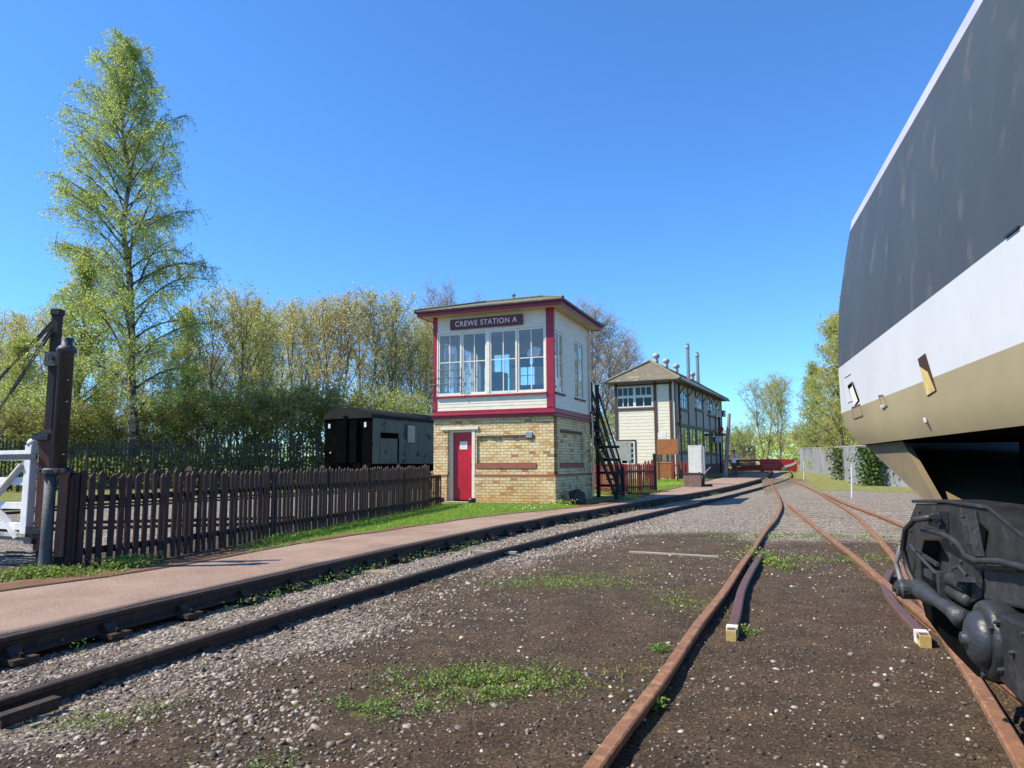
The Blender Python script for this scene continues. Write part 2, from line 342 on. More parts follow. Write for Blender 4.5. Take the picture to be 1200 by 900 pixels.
# ------------------------------------------------------------------ track geometry (ground plan, metres)
T1N = [(-4.95, -3), (-3.87, 0), (-3.02, 2.4), (-2.58, 3.72), (-2.32, 4.43), (-1.93, 5.47), (-1.27, 7.12), (-.01, 10.15), (2.80, 15.9), (7.15, 24.3), (13.65, 37.6), (17.97, 46.4), (22.2, 57), (27.5, 72), (32, 90), (36, 112)]
T1F = [(-6.30, -2.4), (-5.15, .9), (-4.20, 3.2), (-3.50, 4.98), (-3.14, 6.0), (-2.61, 7.42), (-1.73, 9.77), (-.01, 13.85), (3.70, 21.2), (7.96, 29.2), (12.1, 37.8), (16.6, 47), (20.8, 57.5), (26.0, 72.5), (30.5, 90.3), (34.5, 112.3)]
R1 = [(-1.95, -3), (-.55, .7), (.28, 2.76), (.79, 3.92), (1.30, 5.15), (1.88, 6.47), (2.43, 7.8), (3.03, 9.21), (4.20, 12.0), (5.44, 14.86), (7.2, 19.3), (10.5, 28.7), (15.4, 43.0), (16.6, 47)]
R3 = [(-.9, -3), (.95, .75), (1.93, 2.83), (2.46, 3.97), (3.05, 5.3), (4.41, 8.34), (5.39, 10.65), (7.06, 14.74), (9.0, 20.03), (12.6, 30.3), (17.9, 46.3)]
R2 = [(-1.2, -8), (.85, -2), (1.55, .4), (2.25, 2.8), (3.03, 5.37), (3.40, 6.55), (4.11, 8.74), (5.12, 12.02), (7.34, 19.15)]
R4 = [(.35, -8), (2.4, -2), (3.75, 2.4), (4.58, 4.9), (5.6, 8.3), (6.81, 12.4), (7.72, 15.18), (8.95, 19.2), (11.3, 26.2)]
def smooth_line(pts, step=.35):
    p = np.array(pts, float); d = np.r_[0, np.cumsum(np.hypot(*np.diff(p, axis=0).T))]
    m = np.zeros_like(p)   # catmull-rom style tangents
    for i in range(len(p)):
        a, b = max(i-1, 0), min(i+1, len(p)-1); m[i] = (p[b]-p[a])/(d[b]-d[a])
    t = np.arange(0, d[-1], step); t = np.r_[t, d[-1]]
    i = np.clip(np.searchsorted(d, t, side='right')-1, 0, len(p)-2); h = (d[i+1]-d[i]); s = (t-d[i])/h
    h00 = 2*s**3-3*s**2+1; h10 = s**3-2*s**2+s; h01 = -2*s**3+3*s**2; h11 = s**3-s**2
    return p[i]*h00[:, None]+m[i]*(h10*h)[:, None]+p[i+1]*h01[:, None]+m[i+1]*(h11*h)[:, None]
def sd_line(x, y, line):     # signed distance: >0 to the right of the line (heading +y)
    best = np.full(np.shape(x), 1e9); sg = np.ones(np.shape(x))
    L = np.array(line)
    for a, b in zip(L[:-1], L[1:]):
        d = b-a; l2 = d@d; t = np.clip(((x-a[0])*d[0]+(y-a[1])*d[1])/l2, 0, 1)
        dx = x-a[0]-t*d[0]; dy = y-a[1]-t*d[1]; q = dx*dx+dy*dy; c = dx*d[1]-dy*d[0]
        k = q < best; best = np.where(k, q, best); sg = np.where(k, np.sign(c), sg)
    return np.sqrt(best)*sg
PATH_L = [(-9.1, -1), (-6.1, 4.4), (-4.79, 6.8), (-4.17, 7.85), (-3.72, 9.0), (-3.31, 10.35), (-2.26, 12.6), (-.76, 15.6), (1.06, 18.1), (2.6, 20.2), (4.5, 24.6), (5.7, 28), (8.0, 34), (11.0, 41), (14.2, 48), (18.8, 58)]
def rise(y): return np.clip((np.asarray(y, float)-38)*.014, 0, .6)
def ground_h(x, y, fine=True):
    x = np.asarray(x, float); y = np.asarray(y, float)
    near = y < 130
    s = sd_line(x, y, T1N)
    far = sd_line(x, y, T1F)
    h = -.065*(1-sstep(.25, 1.3, s))                     # shoulder falls to the near line
    h = np.where(s < 0, -.060-.10*sstep(-.35, -1.25, s), h)
    pl = sd_line(x, y, PATH_L)
    left = sstep(.05, -.35, far)                          # beyond the far rail
    h = h*(1-left)+(-.03+.025*sstep(0, -.6, pl))*left
    h = h + rise(y)
    if fine:
        fade = 1/(1+np.hypot(x, y)*.08)
        h = h+(fbm(x*1.3, y*1.3, 3, 5)-.5)*.035+(fbm(x*9, y*9, 3, 9)-.5)*.022*fade+(fbm(x*32, y*32, 2, 2)-.5)*.012*fade*fade
    return h
# ------------------------------------------------------------------ the ground sheet
def ground_material():
    m, n, L, b, out = new_mat('track_bed')
    at = n.new('ShaderNodeAttribute'); at.attribute_name = 'zones'
    sp = n.new('ShaderNodeSeparateColor'); L.new(at.outputs['Color'], sp.inputs[0])
    tc = n.new('ShaderNodeTexCoord'); V = tc.outputs['Object']
    def noise(sc_, det=6, ro=.6):
        t = n.new('ShaderNodeTexNoise'); t.inputs['Scale'].default_value = sc_; t.inputs['Detail'].default_value = det; t.inputs['Roughness'].default_value = ro; L.new(V, t.inputs['Vector']); return t.outputs['Fac']
    def vor(sc_):
        t = n.new('ShaderNodeTexVoronoi'); t.inputs['Scale'].default_value = sc_; L.new(V, t.inputs['Vector']); return t
    def ramp(fac, stops):
        r = n.new('ShaderNodeValToRGB'); e = r.color_ramp.elements
        while len(e) < len(stops): e.new(.5)
        for i, (p, c) in enumerate(stops): e[i].position = p; e[i].color = c4(c)
        L.new(fac, r.inputs[0]); return r.outputs[0]
    def mix(f, a, b_, bt='MIX'):
        x = n.new('ShaderNodeMix'); x.data_type = 'RGBA'; x.blend_type = bt
        for s_, i in ((f, 0), (a, 6), (b_, 7)):
            if isinstance(s_, (float, int)): x.inputs[i].default_value = s_
            elif isinstance(s_, tuple): x.inputs[i].default_value = c4(s_)
            else: L.new(s_, x.inputs[i])
        return x.outputs[2]
    def rng_(f, a, b_, c=0, d=1):
        x = n.new('ShaderNodeMapRange'); x.inputs[1].default_value = a; x.inputs[2].default_value = b_; x.inputs[3].default_value = c; x.inputs[4].default_value = d; L.new(f, x.inputs[0]); return x.outputs[0]
    def mul(a, b_):
        x = n.new('ShaderNodeMath'); x.operation = 'MULTIPLY'
        for i, s_ in enumerate((a, b_)):
            if isinstance(s_, (float, int)): x.inputs[i].default_value = s_
            else: L.new(s_, x.inputs[i])
        return x.outputs[0]
    dirt = ramp(noise(2.6, 9, .78), [(.28, (.042, .030, .020)), (.5, (.082, .059, .038)), (.72, (.145, .095, .054))])
    dirt = mix(mul(rng_(noise(.55, 3), .52, .68), .5), dirt, (.095, .055, .032))
    grit = ramp(noise(55, 5, .75), [(.33, (.35, .35, .35)), (.5, (.95, .95, .95)), (.66, (2.1, 2.0, 1.9))])
    dirt = mix(1.0, dirt, grit, 'MULTIPLY')
    # small pale pebbles bedded in the dirt
    vp = vor(38); pe = mul(rng_(vp.outputs['Distance'], .30, .22), rng_(noise(17, 2), .56, .60))
    dirt = mix(pe, dirt, ramp(noise(60, 1), [(.4, (.16, .14, .12)), (.6, (.42, .38, .33))]))
    # ballast
    vb = vor(26)
    bal = ramp(vb.outputs['Color'], [(0, (.14, .11, .08)), (.45, (.28, .235, .18)), (.8, (.42, .36, .29)), (1, (.58, .52, .44))])
    gap = rng_(vb.outputs['Distance'], .30, .60, 1.35, .55)
    sc2 = n.new('ShaderNodeVectorMath'); sc2.operation = 'SCALE'; L.new(bal, sc2.inputs[0]); L.new(gap, sc2.inputs['Scale'])
    mb = rng_(noise(7, 5, .7), .25, .75, -.25, .25)
    ad = n.new('ShaderNodeMath'); ad.operation = 'ADD'; L.new(sp.outputs[0], ad.inputs[0]); L.new(mb, ad.inputs[1])
    col = mix(rng_(ad.outputs[0], .35, .65), dirt, sc2.outputs[0])
    # moss and low green
    mo = n.new('ShaderNodeMath'); mo.operation = 'ADD'; L.new(sp.outputs[1], mo.inputs[0]); L.new(rng_(noise(9, 7, .75), .3, .7, -.45, .35), mo.inputs[1])
    mosscol = ramp(noise(30, 4), [(.35, (.085, .10, .03)), (.6, (.17, .18, .05)), (.75, (.22, .19, .07))])
    col = mix(mul(rng_(mo.outputs[0], .45, .8), .8), col, mosscol)
    # distant grass verge
    gr = n.new('ShaderNodeMath'); gr.operation = 'ADD'; L.new(sp.outputs[2], gr.inputs[0]); L.new(rng_(noise(1.1, 7, .7), .3, .7, -.3, .3), gr.inputs[1])
    gcol = ramp(noise(3, 7, .7), [(.3, (.11, .14, .035)), (.5, (.19, .20, .055)), (.62, (.29, .25, .12)), (.75, (.34, .29, .17))])
    col = mix(rng_(gr.outputs[0], .4, .6), col, gcol)
    L.new(col, b.inputs['Base Color']); b.inputs['Roughness'].default_value = .95; b.inputs['Specular IOR Level'].default_value = .15
    b1 = n.new('ShaderNodeBump'); b1.inputs['Distance'].default_value = .02; b1.inputs['Strength'].default_value = .9; L.new(noise(60, 6, .8), b1.inputs['Height'])
    b2 = n.new('ShaderNodeBump'); b2.inputs['Distance'].default_value = .03; b2.invert = True; L.new(mul(vb.outputs['Distance'], sp.outputs[0]), b2.inputs['Height']); L.new(b1.outputs[0], b2.inputs['Normal'])
    L.new(b2.outputs[0], b.inputs['Normal'])
    return m
T1Ns, T1Fs = smooth_line(T1N, 1.2), smooth_line(T1F, 1.2)
MOSS = [(.55, 7.4, .8, .55, .8), (1.5, 8.2, .6, .5, .6), (3.05, 8.6, .25, .6, .7), (3.6, 8.9, .9, .35, .6), (4.1, 11.2, 1.3, .6, .45), (1.6, 6.1, .35, .5, .6), (-.2, 4.06, .35, .16, .9),
        (-.71, 3.6, .2, .12, .8), (-2.0, 3.75, .35, .25, .8), (2.4, 9.9, .9, .5, .55), (-.6, 6.6, .5, .3, .5), (5.4, 9.6, .7, .4, .6), (6.3, 12.2, .7, .8, .5), (-.1, 3.1, .25, .12, .5), (3.3, 7.0, 1.0, .3, .5), (-1.0, 2.9, .4, .2, .4)]
def zones(x, y):
    s = sd_line(x, y, T1Ns); f = sd_line(x, y, T1Fs); rr = np.hypot(x, y)
    nz = fbm(x*.9, y*.9, 4, 21)
    bal = sstep(1.1, .2, s+(nz-.5)*1.6)*(.45+.55*np.maximum(sstep(6.5, 4.5, y), sstep(8.5, 11, y)))                          # ballast by the near line
    bal = np.maximum(bal, .9*sstep(11.0, 13.5, y)*sstep(1.6, .2, sd_line(x, y, R1)))   # pale gravel up to the turnout
    bal = np.maximum(bal, .85*sstep(9.5, 12, y)*sstep(-1.2, .2, sd_line(x, y, R1))*(sd_line(x, y, R4) < 3+nz*3))
    bal = np.where((s < 0) & (f > 0), .85-.35*sstep(9, 6, y)*sstep(.3, .6, nz), bal)
    bal = np.where(f < 0, sstep(-1.0, -1.6, sd_line(x, y, FENCE))*1.0, bal)
    bal = np.maximum(bal*1.0, .22*sstep(.5, .75, nz))
    moss = np.zeros_like(bal)
    for a, b_, rx, ry, k in MOSS: moss = np.maximum(moss, k*np.exp(-((x-a)/rx)**2-((y-b_)/ry)**2))
    gx = sstep(2.0, 3.6, sd_line(x, y, R4)-nz*1.4)*sstep(14, 18, y)
    gl = sstep(-.4, -1.0, sd_line(x, y, PATH_L))*sstep(16, 21, y)*(x > -3)
    gr = np.maximum(gx, gl); gr = np.maximum(gr, sstep(58, 66, y+nz*6)*(np.abs(s) > 2))
    gr = np.maximum(gr, sstep(-9, -12, sd_line(x, y, FENCE)))
    return bal, moss, gr
FENCE = [(-9.5, 3.5), (-5.16, 8.12), (-4.74, 8.56), (-3.89, 12.17), (-2.12, 19.23), (0, 27)]
az = np.r_[np.arange(-180, -62, 3.0), np.arange(-62, 62, .22), np.arange(62, 181, 3.0)]
rad = np.r_[0.0, .25, .5, .8, np.geomspace(1.1, 60, 330), np.geomspace(64, 900, 22)]
AZ, RD = np.meshgrid(np.radians(az), rad); GX = RD*np.sin(AZ); GY = RD*np.cos(AZ)
gz_ = ground_h(GX, GY); zb, zm, zg = zones(GX, GY)
na, nr = len(az), len(rad)
ii, jj = np.meshgrid(np.arange(nr-1), np.arange(na-1), indexing='ij')
a_ = ii*na+jj; faces = np.stack([a_, a_+1, a_+na+1, a_+na], -1).reshape(-1, 4)[:, ::-1]
g = np_mesh('ground', np.stack([GX, GY, gz_], -1).reshape(-1, 3), faces.ravel(), 4, ground_material())
ca = g.data.color_attributes.new('zones', 'FLOAT_COLOR', 'POINT')
ca.data.foreach_set('color', np.stack([zb, zm, zg, np.ones_like(zb)], -1).reshape(-1, 4).ravel().astype(np.float32))
g.data.polygons.foreach_set('use_smooth', [True]*len(g.data.polygons))
tag(g, kind='structure')

# ------------------------------------------------------------------ path sheet
def ribbon(name, left, right, z, mat, thick=.05, step=.3, cols=8, bumpy=.006, clipy=None):
    A = smooth_line(left, step); B = smooth_line(right, step); k = max(len(A), len(B))
    ta = np.linspace(0, len(A)-1, k); A = np.stack([np.interp(ta, np.arange(len(A)), A[:, i]) for i in (0, 1)], -1)
    tb = np.linspace(0, len(B)-1, k); B = np.stack([np.interp(tb, np.arange(len(B)), B[:, i]) for i in (0, 1)], -1)
    t = np.linspace(0, 1, cols); P = A[:, None]*(1-t)[None, :, None]+B[:, None]*t[None, :, None]
    X, Y = P[..., 0].copy(), P[..., 1].copy()
    jag = (fbm(X*3, Y*3, 4, 31)-.5)*.28; X[:, 0] += jag[:, 0]
    Z = z+rise(Y)+(fbm(X*1.5, Y*1.5, 3, 8)-.5)*bumpy*4
    top = np.stack([X, Y, Z], -1); V = top.reshape(-1, 3)
    i, j = np.meshgrid(np.arange(k-1), np.arange(cols-1), indexing='ij'); a = i*cols+j
    F = np.stack([a, a+1, a+cols+1, a+cols], -1).reshape(-1, 4)
    nv = len(V); e0 = top[:, 0].copy(); e0[:, 2] -= thick; e1 = top[:, -1].copy(); e1[:, 2] -= thick*4
    V = np.r_[V, e0, e1]; q = np.arange(k-1)
    F = np.r_[F, np.stack([nv+q, q*cols, (q+1)*cols, nv+q+1], -1), np.stack([q*cols+cols-1, nv+k+q, nv+k+q+1, (q+1)*cols+cols-1], -1)]
    return np_mesh(name, V, F.ravel(), 4, mat)
PATHM = M('pink_grey_path_gravel', (.315, .22, .165), .95, (.22, .145, .105), .8, lo=.42, hi=.66, bump=.9, bscale=120, col3=(.44, .33, .25), scale3=70, lo3=.52, hi3=.68, spec=.15)
pathR = [(p[0]-.02, p[1]+.03) for p in T1F if p[1] < 60]; pathR = [(-9.5, .5)]*0+pathR
off = []
Fl = np.array(T1F)
for i, p in enumerate(Fl):
    d = Fl[min(i+1, len(Fl)-1)]-Fl[max(i-1, 0)]; d /= np.hypot(*d); off.append((p[0]-d[1]*.10, p[1]+d[0]*.10))
PATH_R = [p for p in off if p[1] < 60]
path = ribbon('path', PATH_L, PATH_R, .032, PATHM, cols=14); tag(path, kind='structure')

vl = []
Pl = np.array(PATH_L)
for i, p in enumerate(Pl):
    d = Pl[min(i+1, len(Pl)-1)]-Pl[max(i-1, 0)]; d /= np.hypot(*d); k_ = .42 if p[1] < 12 else .16
    vl.append((p[0]-d[1]*k_, p[1]+d[0]*k_))
pr2 = [(p[0]+.06, p[1]-.03) for p in PATH_L]
vd = ribbon('path_edge_dirt', vl[:-2], pr2[:-2], .040, M('red_brown_trodden_dirt', (.15, .078, .050), .95, (.20, .115, .075), 3, bump=.8, bscale=70, col3=(.10, .11, .035), scale3=6, lo3=.58, hi3=.72, spec=.1), cols=6, bumpy=.008); tag(vd, kind='structure')
# ------------------------------------------------------------------ rails
def rail_mesh(mb, line, z, head=.068, hgt=.145, step=.3, foot=.13, mi=0):
    P = smooth_line(line, step); k = len(P)
    d = np.gradient(P, axis=0); d /= np.hypot(d[:, 0], d[:, 1])[:, None]; nx, ny = d[:, 1], -d[:, 0]
    prof = [(-foot/2, -hgt), (-foot/2, -hgt+.015), (-.012, -hgt+.035), (-.012, -.045), (-head/2, -.034), (-head/2, -.006), (-head/2+.008, 0), (head/2-.008, 0), (head/2, -.006), (head/2, -.034), (.012, -.045), (.012, -hgt+.035), (foot/2, -hgt+.015), (foot/2, -hgt)]
    m = len(prof); o = len(mb.v); zz = z+rise(P[:, 1])
    for i in range(k):
        for px, pz in prof: mb.v.append((P[i, 0]+nx[i]*px, P[i, 1]+ny[i]*px, zz[i]+pz))
    for i in range(k-1):
        for j in range(m-1): mb.f.append((o+i*m+j, o+i*m+j+1, o+(i+1)*m+j+1, o+(i+1)*m+j)); mb.m.append(mi)
    mb.f.append(tuple(o+j for j in range(m))); mb.m.append(mi); mb.f.append(tuple(o+(k-1)*m+j for j in range(m))[::-1]); mb.m.append(mi)
    return P
def chair(mb, p, d, z):   # cast iron chair gripping a bullhead rail
    T = Matrix.Rotation(-math.atan2(d[0], d[1]), 4, 'Z'); T.translation = (p[0], p[1], z)
    mb.box(-.19, .19, -.09, .09, -.17, -.135, 0, T)
    for s_ in (-1, 1):
        mb.prism([(s_*.030, -.14), (s_*.12, -.14), (s_*.05, -.07), (s_*.030, -.07)][::s_], T @ Vector((0, -.05, 0)), T.to_3x3() @ Vector((1, 0, 0)), (0, 0, 1), T.to_3x3() @ Vector((0, 1, 0)), .10)
        for yy in (-.05, .05):
            q = T @ Vector((s_*.15, yy*0, -.135)); mb.lathe(q, (0, 0, 1), [(.022, 0), (.022, .03), (.012, .035), (.012, .05)], 8)
def on_line(line, s):
    P = smooth_line(line, .1); L = np.r_[0, np.cumsum(np.hypot(*np.diff(P, axis=0).T))]
    x = np.interp(s, L, P[:, 0]); y = np.interp(s, L, P[:, 1]); e = .2
    d = np.array([np.interp(s+e, L, P[:, 0])-np.interp(s-e, L, P[:, 0]), np.interp(s+e, L, P[:, 1])-np.interp(s-e, L, P[:, 1])]); return (x, y), d/np.hypot(*d), L[-1]
def track(label, rails, mats, z, kname='railway_track'):
    t = empty(kname, (0, 0, 0), 0, label, 'railway track'); out = []
    for ln, m in zip(rails, mats):
        mb = MB(); rail_mesh(mb, ln, z); out.append(mb.build('rail', m, t))
    return t, out
ZT1, ZX = .04, .075
t1, rl = track('dark raised railway track running along the edge of the pink path', [T1N, T1F], [RUSTD, RUSTD], ZT1)
for line in (T1N, T1F):
    for k in range(34):
        p, d, _ = on_line(line, 2.4+k*.76+(.25 if line is T1F else 0))
        mb = MB(); chair(mb, p, d, ZT1); mb.build('rail_chair', RUSTD, t1)
for k in range(42):
    pa, d, _ = on_line(T1N, 2.55+k*.76)
    px = Vector((pa[0], pa[1], 0)); n_ = Vector((-d[1], d[0], 0)); c = px+n_*.68
    if c.y > 36: continue
    up = .018 if k == 2 else -.006-.02*rnd.random()
    if k != 2 and k % 9 != 4: continue
    mb = MB(); mb.bar(c-n_*1.28, c+n_*1.28, .25, .12, 0); ob = mb.build('sleeper', CONC if k == 2 else TIMBER, t1); ob.location.z = -.175+up
mb = MB(); T = Matrix.Rotation(-R(20), 4, 'Z'); T.translation = (-2.52, 3.74, -.035)
mb.box(.06, .12, -.15, .16, .030, .040, 0, T); mb.box(.10, .12, -.145, -.10, -.14, .029, 0, T); mb.box(.115, .12, -.10, .15, -.02, .029, 0, T)
mb.build('rail_bracket', RUSTD, t1)
tx, _ = track('rusty turnout track whose left rail runs into the bottom foreground', [R1, R3], [RUST, RUST], ZX)
ty, _ = track('rusty crossing track that runs beneath the train bogie', [R2, R4], [RUST, RUST], ZX)
def sleepers(t, A, Bl, s0, s1, gap, wide, mat, z=-.02, jit=.15, ext=.55):
    LA = smooth_line(A, .1); LL = np.r_[0, np.cumsum(np.hypot(*np.diff(LA, axis=0).T))]
    s = s0
    while s < s1:
        x = np.interp(s, LL, LA[:, 0]); y = np.interp(s, LL, LA[:, 1]); e = .5
        d = Vector((np.interp(s+e, LL, LA[:, 0])-np.interp(s-e, LL, LA[:, 0]), np.interp(s+e, LL, LA[:, 1])-np.interp(s-e, LL, LA[:, 1]), 0)).normalized()
        n_ = Vector((d.y, -d.x, 0)); p = Vector((x, y, rise(y)+z))
        q = Vector((0, 0, rnd.uniform(-.004, .004)))
        mb = MB(); mb.bar(p-n_*(ext+rnd.uniform(0, jit))+q, p+n_*(wide+rnd.uniform(0, jit))+q, .26+rnd.uniform(-.02, .02), .12); mb.build('sleeper', mat, t)
        s += gap+rnd.uniform(-.03, .03)
# distance along R1 where y=10 is about 14
sleepers(tx, R1, None, 15.5, 26.5, .62, 2.9, TIMBER, z=-.055, ext=.1)
sleepers(tx, R1, None, 26.5, 53, .70, 2.2, TIMBER, z=-.060, ext=.3)
def check_rail(pts, lab_end, parent):
    mb = MB(); P = rail_mesh(mb, pts, ZX-.004, step=.12); r = mb.build('guard_rail', RUSTP, parent)
    d = P[1]-P[0]; d /= np.hypot(*d)
    a = P[0]; 
    m2 = MB(); m2.bar((a[0]-d[0]*.02, a[1]-d[1]*.02, ZX-.05), (a[0]+d[0]*.07, a[1]+d[1]*.07, ZX-.05), .066, .09, 0); m2.build('yellow_end', YELLOW, r)
    m2 = MB(); m2.bar((a[0]+d[0]*.07, a[1]+d[1]*.07, ZX-.048), (a[0]+d[0]*.15, a[1]+d[1]*.15, ZX-.048), .076, .10, 0); m2.build('white_band', WHITE, r)
    return r
check_rail([(1.47, 4.95), (1.66, 5.45), (2.02, 6.45), (2.32, 7.2), (2.72, 8.15), (3.30, 9.5)], 0, tx)
check_rail([(2.68, 4.78), (2.86, 5.3), (3.16, 6.1), (3.50, 6.85), (3.95, 7.6)], 0, ty)

# loose plank and sleeper end lying in the dirt
mb = MB(); mb.bar((1.55, 9.65, .0), (2.60, 9.15, -.005), .08, .05); tag(mb.build('plank', CONC), 'long grey plank lying half buried in the dark dirt between the tracks', 'plank')
mb = MB(); mb.bar((-.55, 10.05, -.02), (.05, 9.9, -.02), .10, .03); tag(mb.build('plank', CONC), 'short grey plank end beside the near rail of the raised track', 'plank')

# ------------------------------------------------------------------ stones
def ico():
    t = (1+5**.5)/2
    v = np.array([(-1, t, 0), (1, t, 0), (-1, -t, 0), (1, -t, 0), (0, -1, t), (0, 1, t), (0, -1, -t), (0, 1, -t), (t, 0, -1), (t, 0, 1), (-t, 0, -1), (-t, 0, 1)], float)/1.9
    f = np.array([(0, 11, 5), (0, 5, 1), (0, 1, 7), (0, 7, 10), (0, 10, 11), (1, 5, 9), (5, 11, 4), (11, 10, 2), (10, 7, 6), (7, 1, 8), (3, 9, 4), (3, 4, 2), (3, 2, 6), (3, 6, 8), (3, 8, 9), (4, 9, 5), (2, 4, 11), (6, 2, 10), (8, 6, 7), (9, 8, 1)])
    return v, f
IV, IF = ico()
def stones(name, x, y, size, mat, sink=.35, flat=.6, label=None, cat=None):
    n = len(x); z = ground_h(x, y)
    s = size[:, None, None]
    sh = rng.uniform(.65, 1.25, (n, 1, 3))*np.array([1, .8, flat])
    v = IV[None]*rng.uniform(.58, 1.25, (n, 12, 1))*sh*s
    a = rng.uniform(0, 6.28, n); ca_, sa = np.cos(a), np.sin(a); tl = rng.normal(0, .35, n)
    vx = v[..., 0]; vz = v[..., 2]; v2 = v.copy(); v2[..., 0] = vx*np.cos(tl)[:, None]-vz*np.sin(tl)[:, None]; v2[..., 2] = vx*np.sin(tl)[:, None]+vz*np.cos(tl)[:, None]
    X = v2[..., 0]*ca_[:, None]-v2[..., 1]*sa[:, None]+x[:, None]; Y = v2[..., 0]*sa[:, None]+v2[..., 1]*ca_[:, None]+y[:, None]
    Z = v2[..., 2]+z[:, None]+(size*(flat*.5-sink))[:, None]
    F = (IF[None]+np.arange(n)[:, None, None]*12).reshape(-1)
    o = np_mesh(name, np.stack([X, Y, Z], -1).reshape(-1, 3), F, 3, mat)
    return tag(o, label, cat, kind='stuff')
def scatter(n, x0, x1, y0, y1): return rng.uniform(x0, x1, n), rng.uniform(y0, y1, n)
def visible(x, y, m=.2): return (np.abs(x) < (y+.4)*.76+m) & (y > 1.6)
xs, ys = [], []
x, y = scatter(560000, -9, 9, 1.8, 16)
s = sd_line(x, y, T1Ns); f = sd_line(x, y, T1Fs)
nzz = fbm(x*.9, y*.9, 4, 21); cl = fbm(x*2.6, y*2.6, 3, 55)
p = np.where((s > .04) & (s < 3.2), sstep(1.5, .15, s+(nzz-.5)*1.6)*(.35+.65*np.maximum(sstep(6.0, 4.2, y), sstep(8.5, 11, y))), 0)
p = np.where((s > .5) & (y < 4.3) & (x < -.3), np.maximum(p, .75*sstep(-.1, -1.3, x+.3*(cl-.5))*sstep(.3, .55, cl)), p)
p = np.where((s <= -.04) & (f > .05), .55+.45*sstep(.35, .6, cl), p)
p *= np.clip(5.0/np.maximum(y, 2), .25, 1.15)*.8*(.45+.75*sstep(.3, .6, fbm(x*1.7, y*1.7, 4, 88)))
k = (rng.random(len(x)) < p) & visible(x, y)
x, y = x[k], y[k]
print('ballast stones', len(x))
if len(x) > 70000: x, y = x[:70000], y[:70000]
stones('ballast', x, y, np.clip(rng.lognormal(-4.6, .45, len(x)), .004, .028)*(1+.035*y), STONE, label='grey and pink ballast stones spread along the raised track', cat='gravel')
x, y = scatter(22000, -4, 9, 1.7, 17); k = visible(x, y) & (sd_line(x, y, T1Ns) > .3) & (rng.random(len(x)) < .25+1.1*(fbm(x*.8, y*.8, 3, 77) > .52)*.6); x, y = x[k], y[k]
print('pebbles', len(x))
stones('pebbles', x, y, np.clip(rng.lognormal(-4.75, .5, len(x)), .003, .028), STONE2, label='pale pebbles scattered over the dark dirt between the tracks', cat='pebbles')
x, y = scatter(60000, -4, 6, 1.7, 8); k = visible(x, y) & (sd_line(x, y, T1Ns) > .3) & (rng.random(len(x)) < .55); x, y = x[k], y[k]
stones('clinker', x, y, np.clip(rng.lognormal(-4.9, .45, len(x)), .003, .02), DIRTC, label='dark clinker grit covering the dirt in the foreground', cat='grit')

# ------------------------------------------------------------------ leaves / weeds / grass
def cards(name, P, size, mats, up=.5, parent=None, aspect=.6, shape='quad', midx=None):
    n = len(P); th = rng.uniform(0, 2*np.pi, n); z = rng.uniform(-1, 1, n); r = np.sqrt(1-z*z)
    a = np.stack([r*np.cos(th), r*np.sin(th), z], -1); b = rng.normal(size=(n, 3)); b[:, 2] *= up
    b -= a*(a*b).sum(1)[:, None]; b /= np.linalg.norm(b, axis=1)[:, None]+1e-9
    sz = np.asarray(size)*np.ones(n); a *= (sz*.5)[:, None]; b *= (sz*.5*aspect)[:, None]
    V = np.stack([P-a, P-b*.9+a*.1, P+a, P+b*.9+a*.1], 1).reshape(-1, 3)
    return np_mesh(name, V, np.arange(n*4), 4, mats, midx, parent)
def weed_patch(name, cx, cy, rx, ry, n, hgt, size, label, mat=WEED):
    t = rng.normal(size=(n, 2))*.5; x = cx+t[:, 0]*rx; y = cy+t[:, 1]*ry
    k = fbm(x*9, y*9, 2, 61) > .46; x, y = x[k], y[k]
    z = ground_h(x, y)+rng.random(len(x))**1.5*hgt+.004
    tag(cards(name, np.stack([x, y, z], -1), rng.uniform(.5, 1.3, len(x))*size, mat, aspect=.75), label, 'weeds', kind='stuff')
weed_patch('weeds', -.16, 4.06, .55, .30, 5200, .045, .017, 'bright green weed patch in the middle of the dark foreground dirt')
weed_patch('weeds', -.68, 3.66, .34, .16, 1500, .03, .014, 'small weed trail left of the main foreground patch')
weed_patch('weeds', .15, 4.25, .9, .3, 900, .02, .013, 'thin fringe of weeds behind the main foreground patch')
weed_patch('weeds', -2.02, 3.74, .36, .26, 1800, .015, .012, 'mossy green cushion among the ballast stones at lower left')
weed_patch('weeds', -1.05, 3.0, .28, .12, 500, .015, .012, 'faint green tuft among the pebbles in the left foreground')
weed_patch('weeds', .5, 7.35, .9, .6, 2600, .02, .02, 'yellow green moss spread beyond the dark dirt beside the raised track')
weed_patch('weeds', 1.45, 6.3, .35, .6, 900, .03, .018, 'weeds creeping beside the long rusty rail')
weed_patch('weeds', 3.05, 8.7, .22, .9, 1100, .11, .035, 'leafy weeds growing against the check rail')
weed_patch('weeds', 3.9, 8.9, 1.2, .5, 1800, .02, .022, 'low moss between the two rusty rails')
weed_patch('weeds', 4.5, 11.5, 1.8, .6, 1500, .03, .03, 'low green growth in front of the crossing timbers')
weed_patch('weeds', 6.5, 10.5, 1.0, .9, 1500, .03, .03, 'low green growth to the right of the crossing timbers')
weed_patch('weeds', .70, 3.62, .05, .05, 160, .05, .022, 'single seedling beside the near end of the long rusty rail')
weed_patch('weeds', 1.62, 5.15, .10, .10, 260, .06, .022, 'little green plant beside the yellow check rail end')
weed_patch('weeds', .93, 4.65, .06, .05, 160, .05, .02, 'tiny seedling left of the long rusty rail')
pf = smooth_line(T1F, .3)
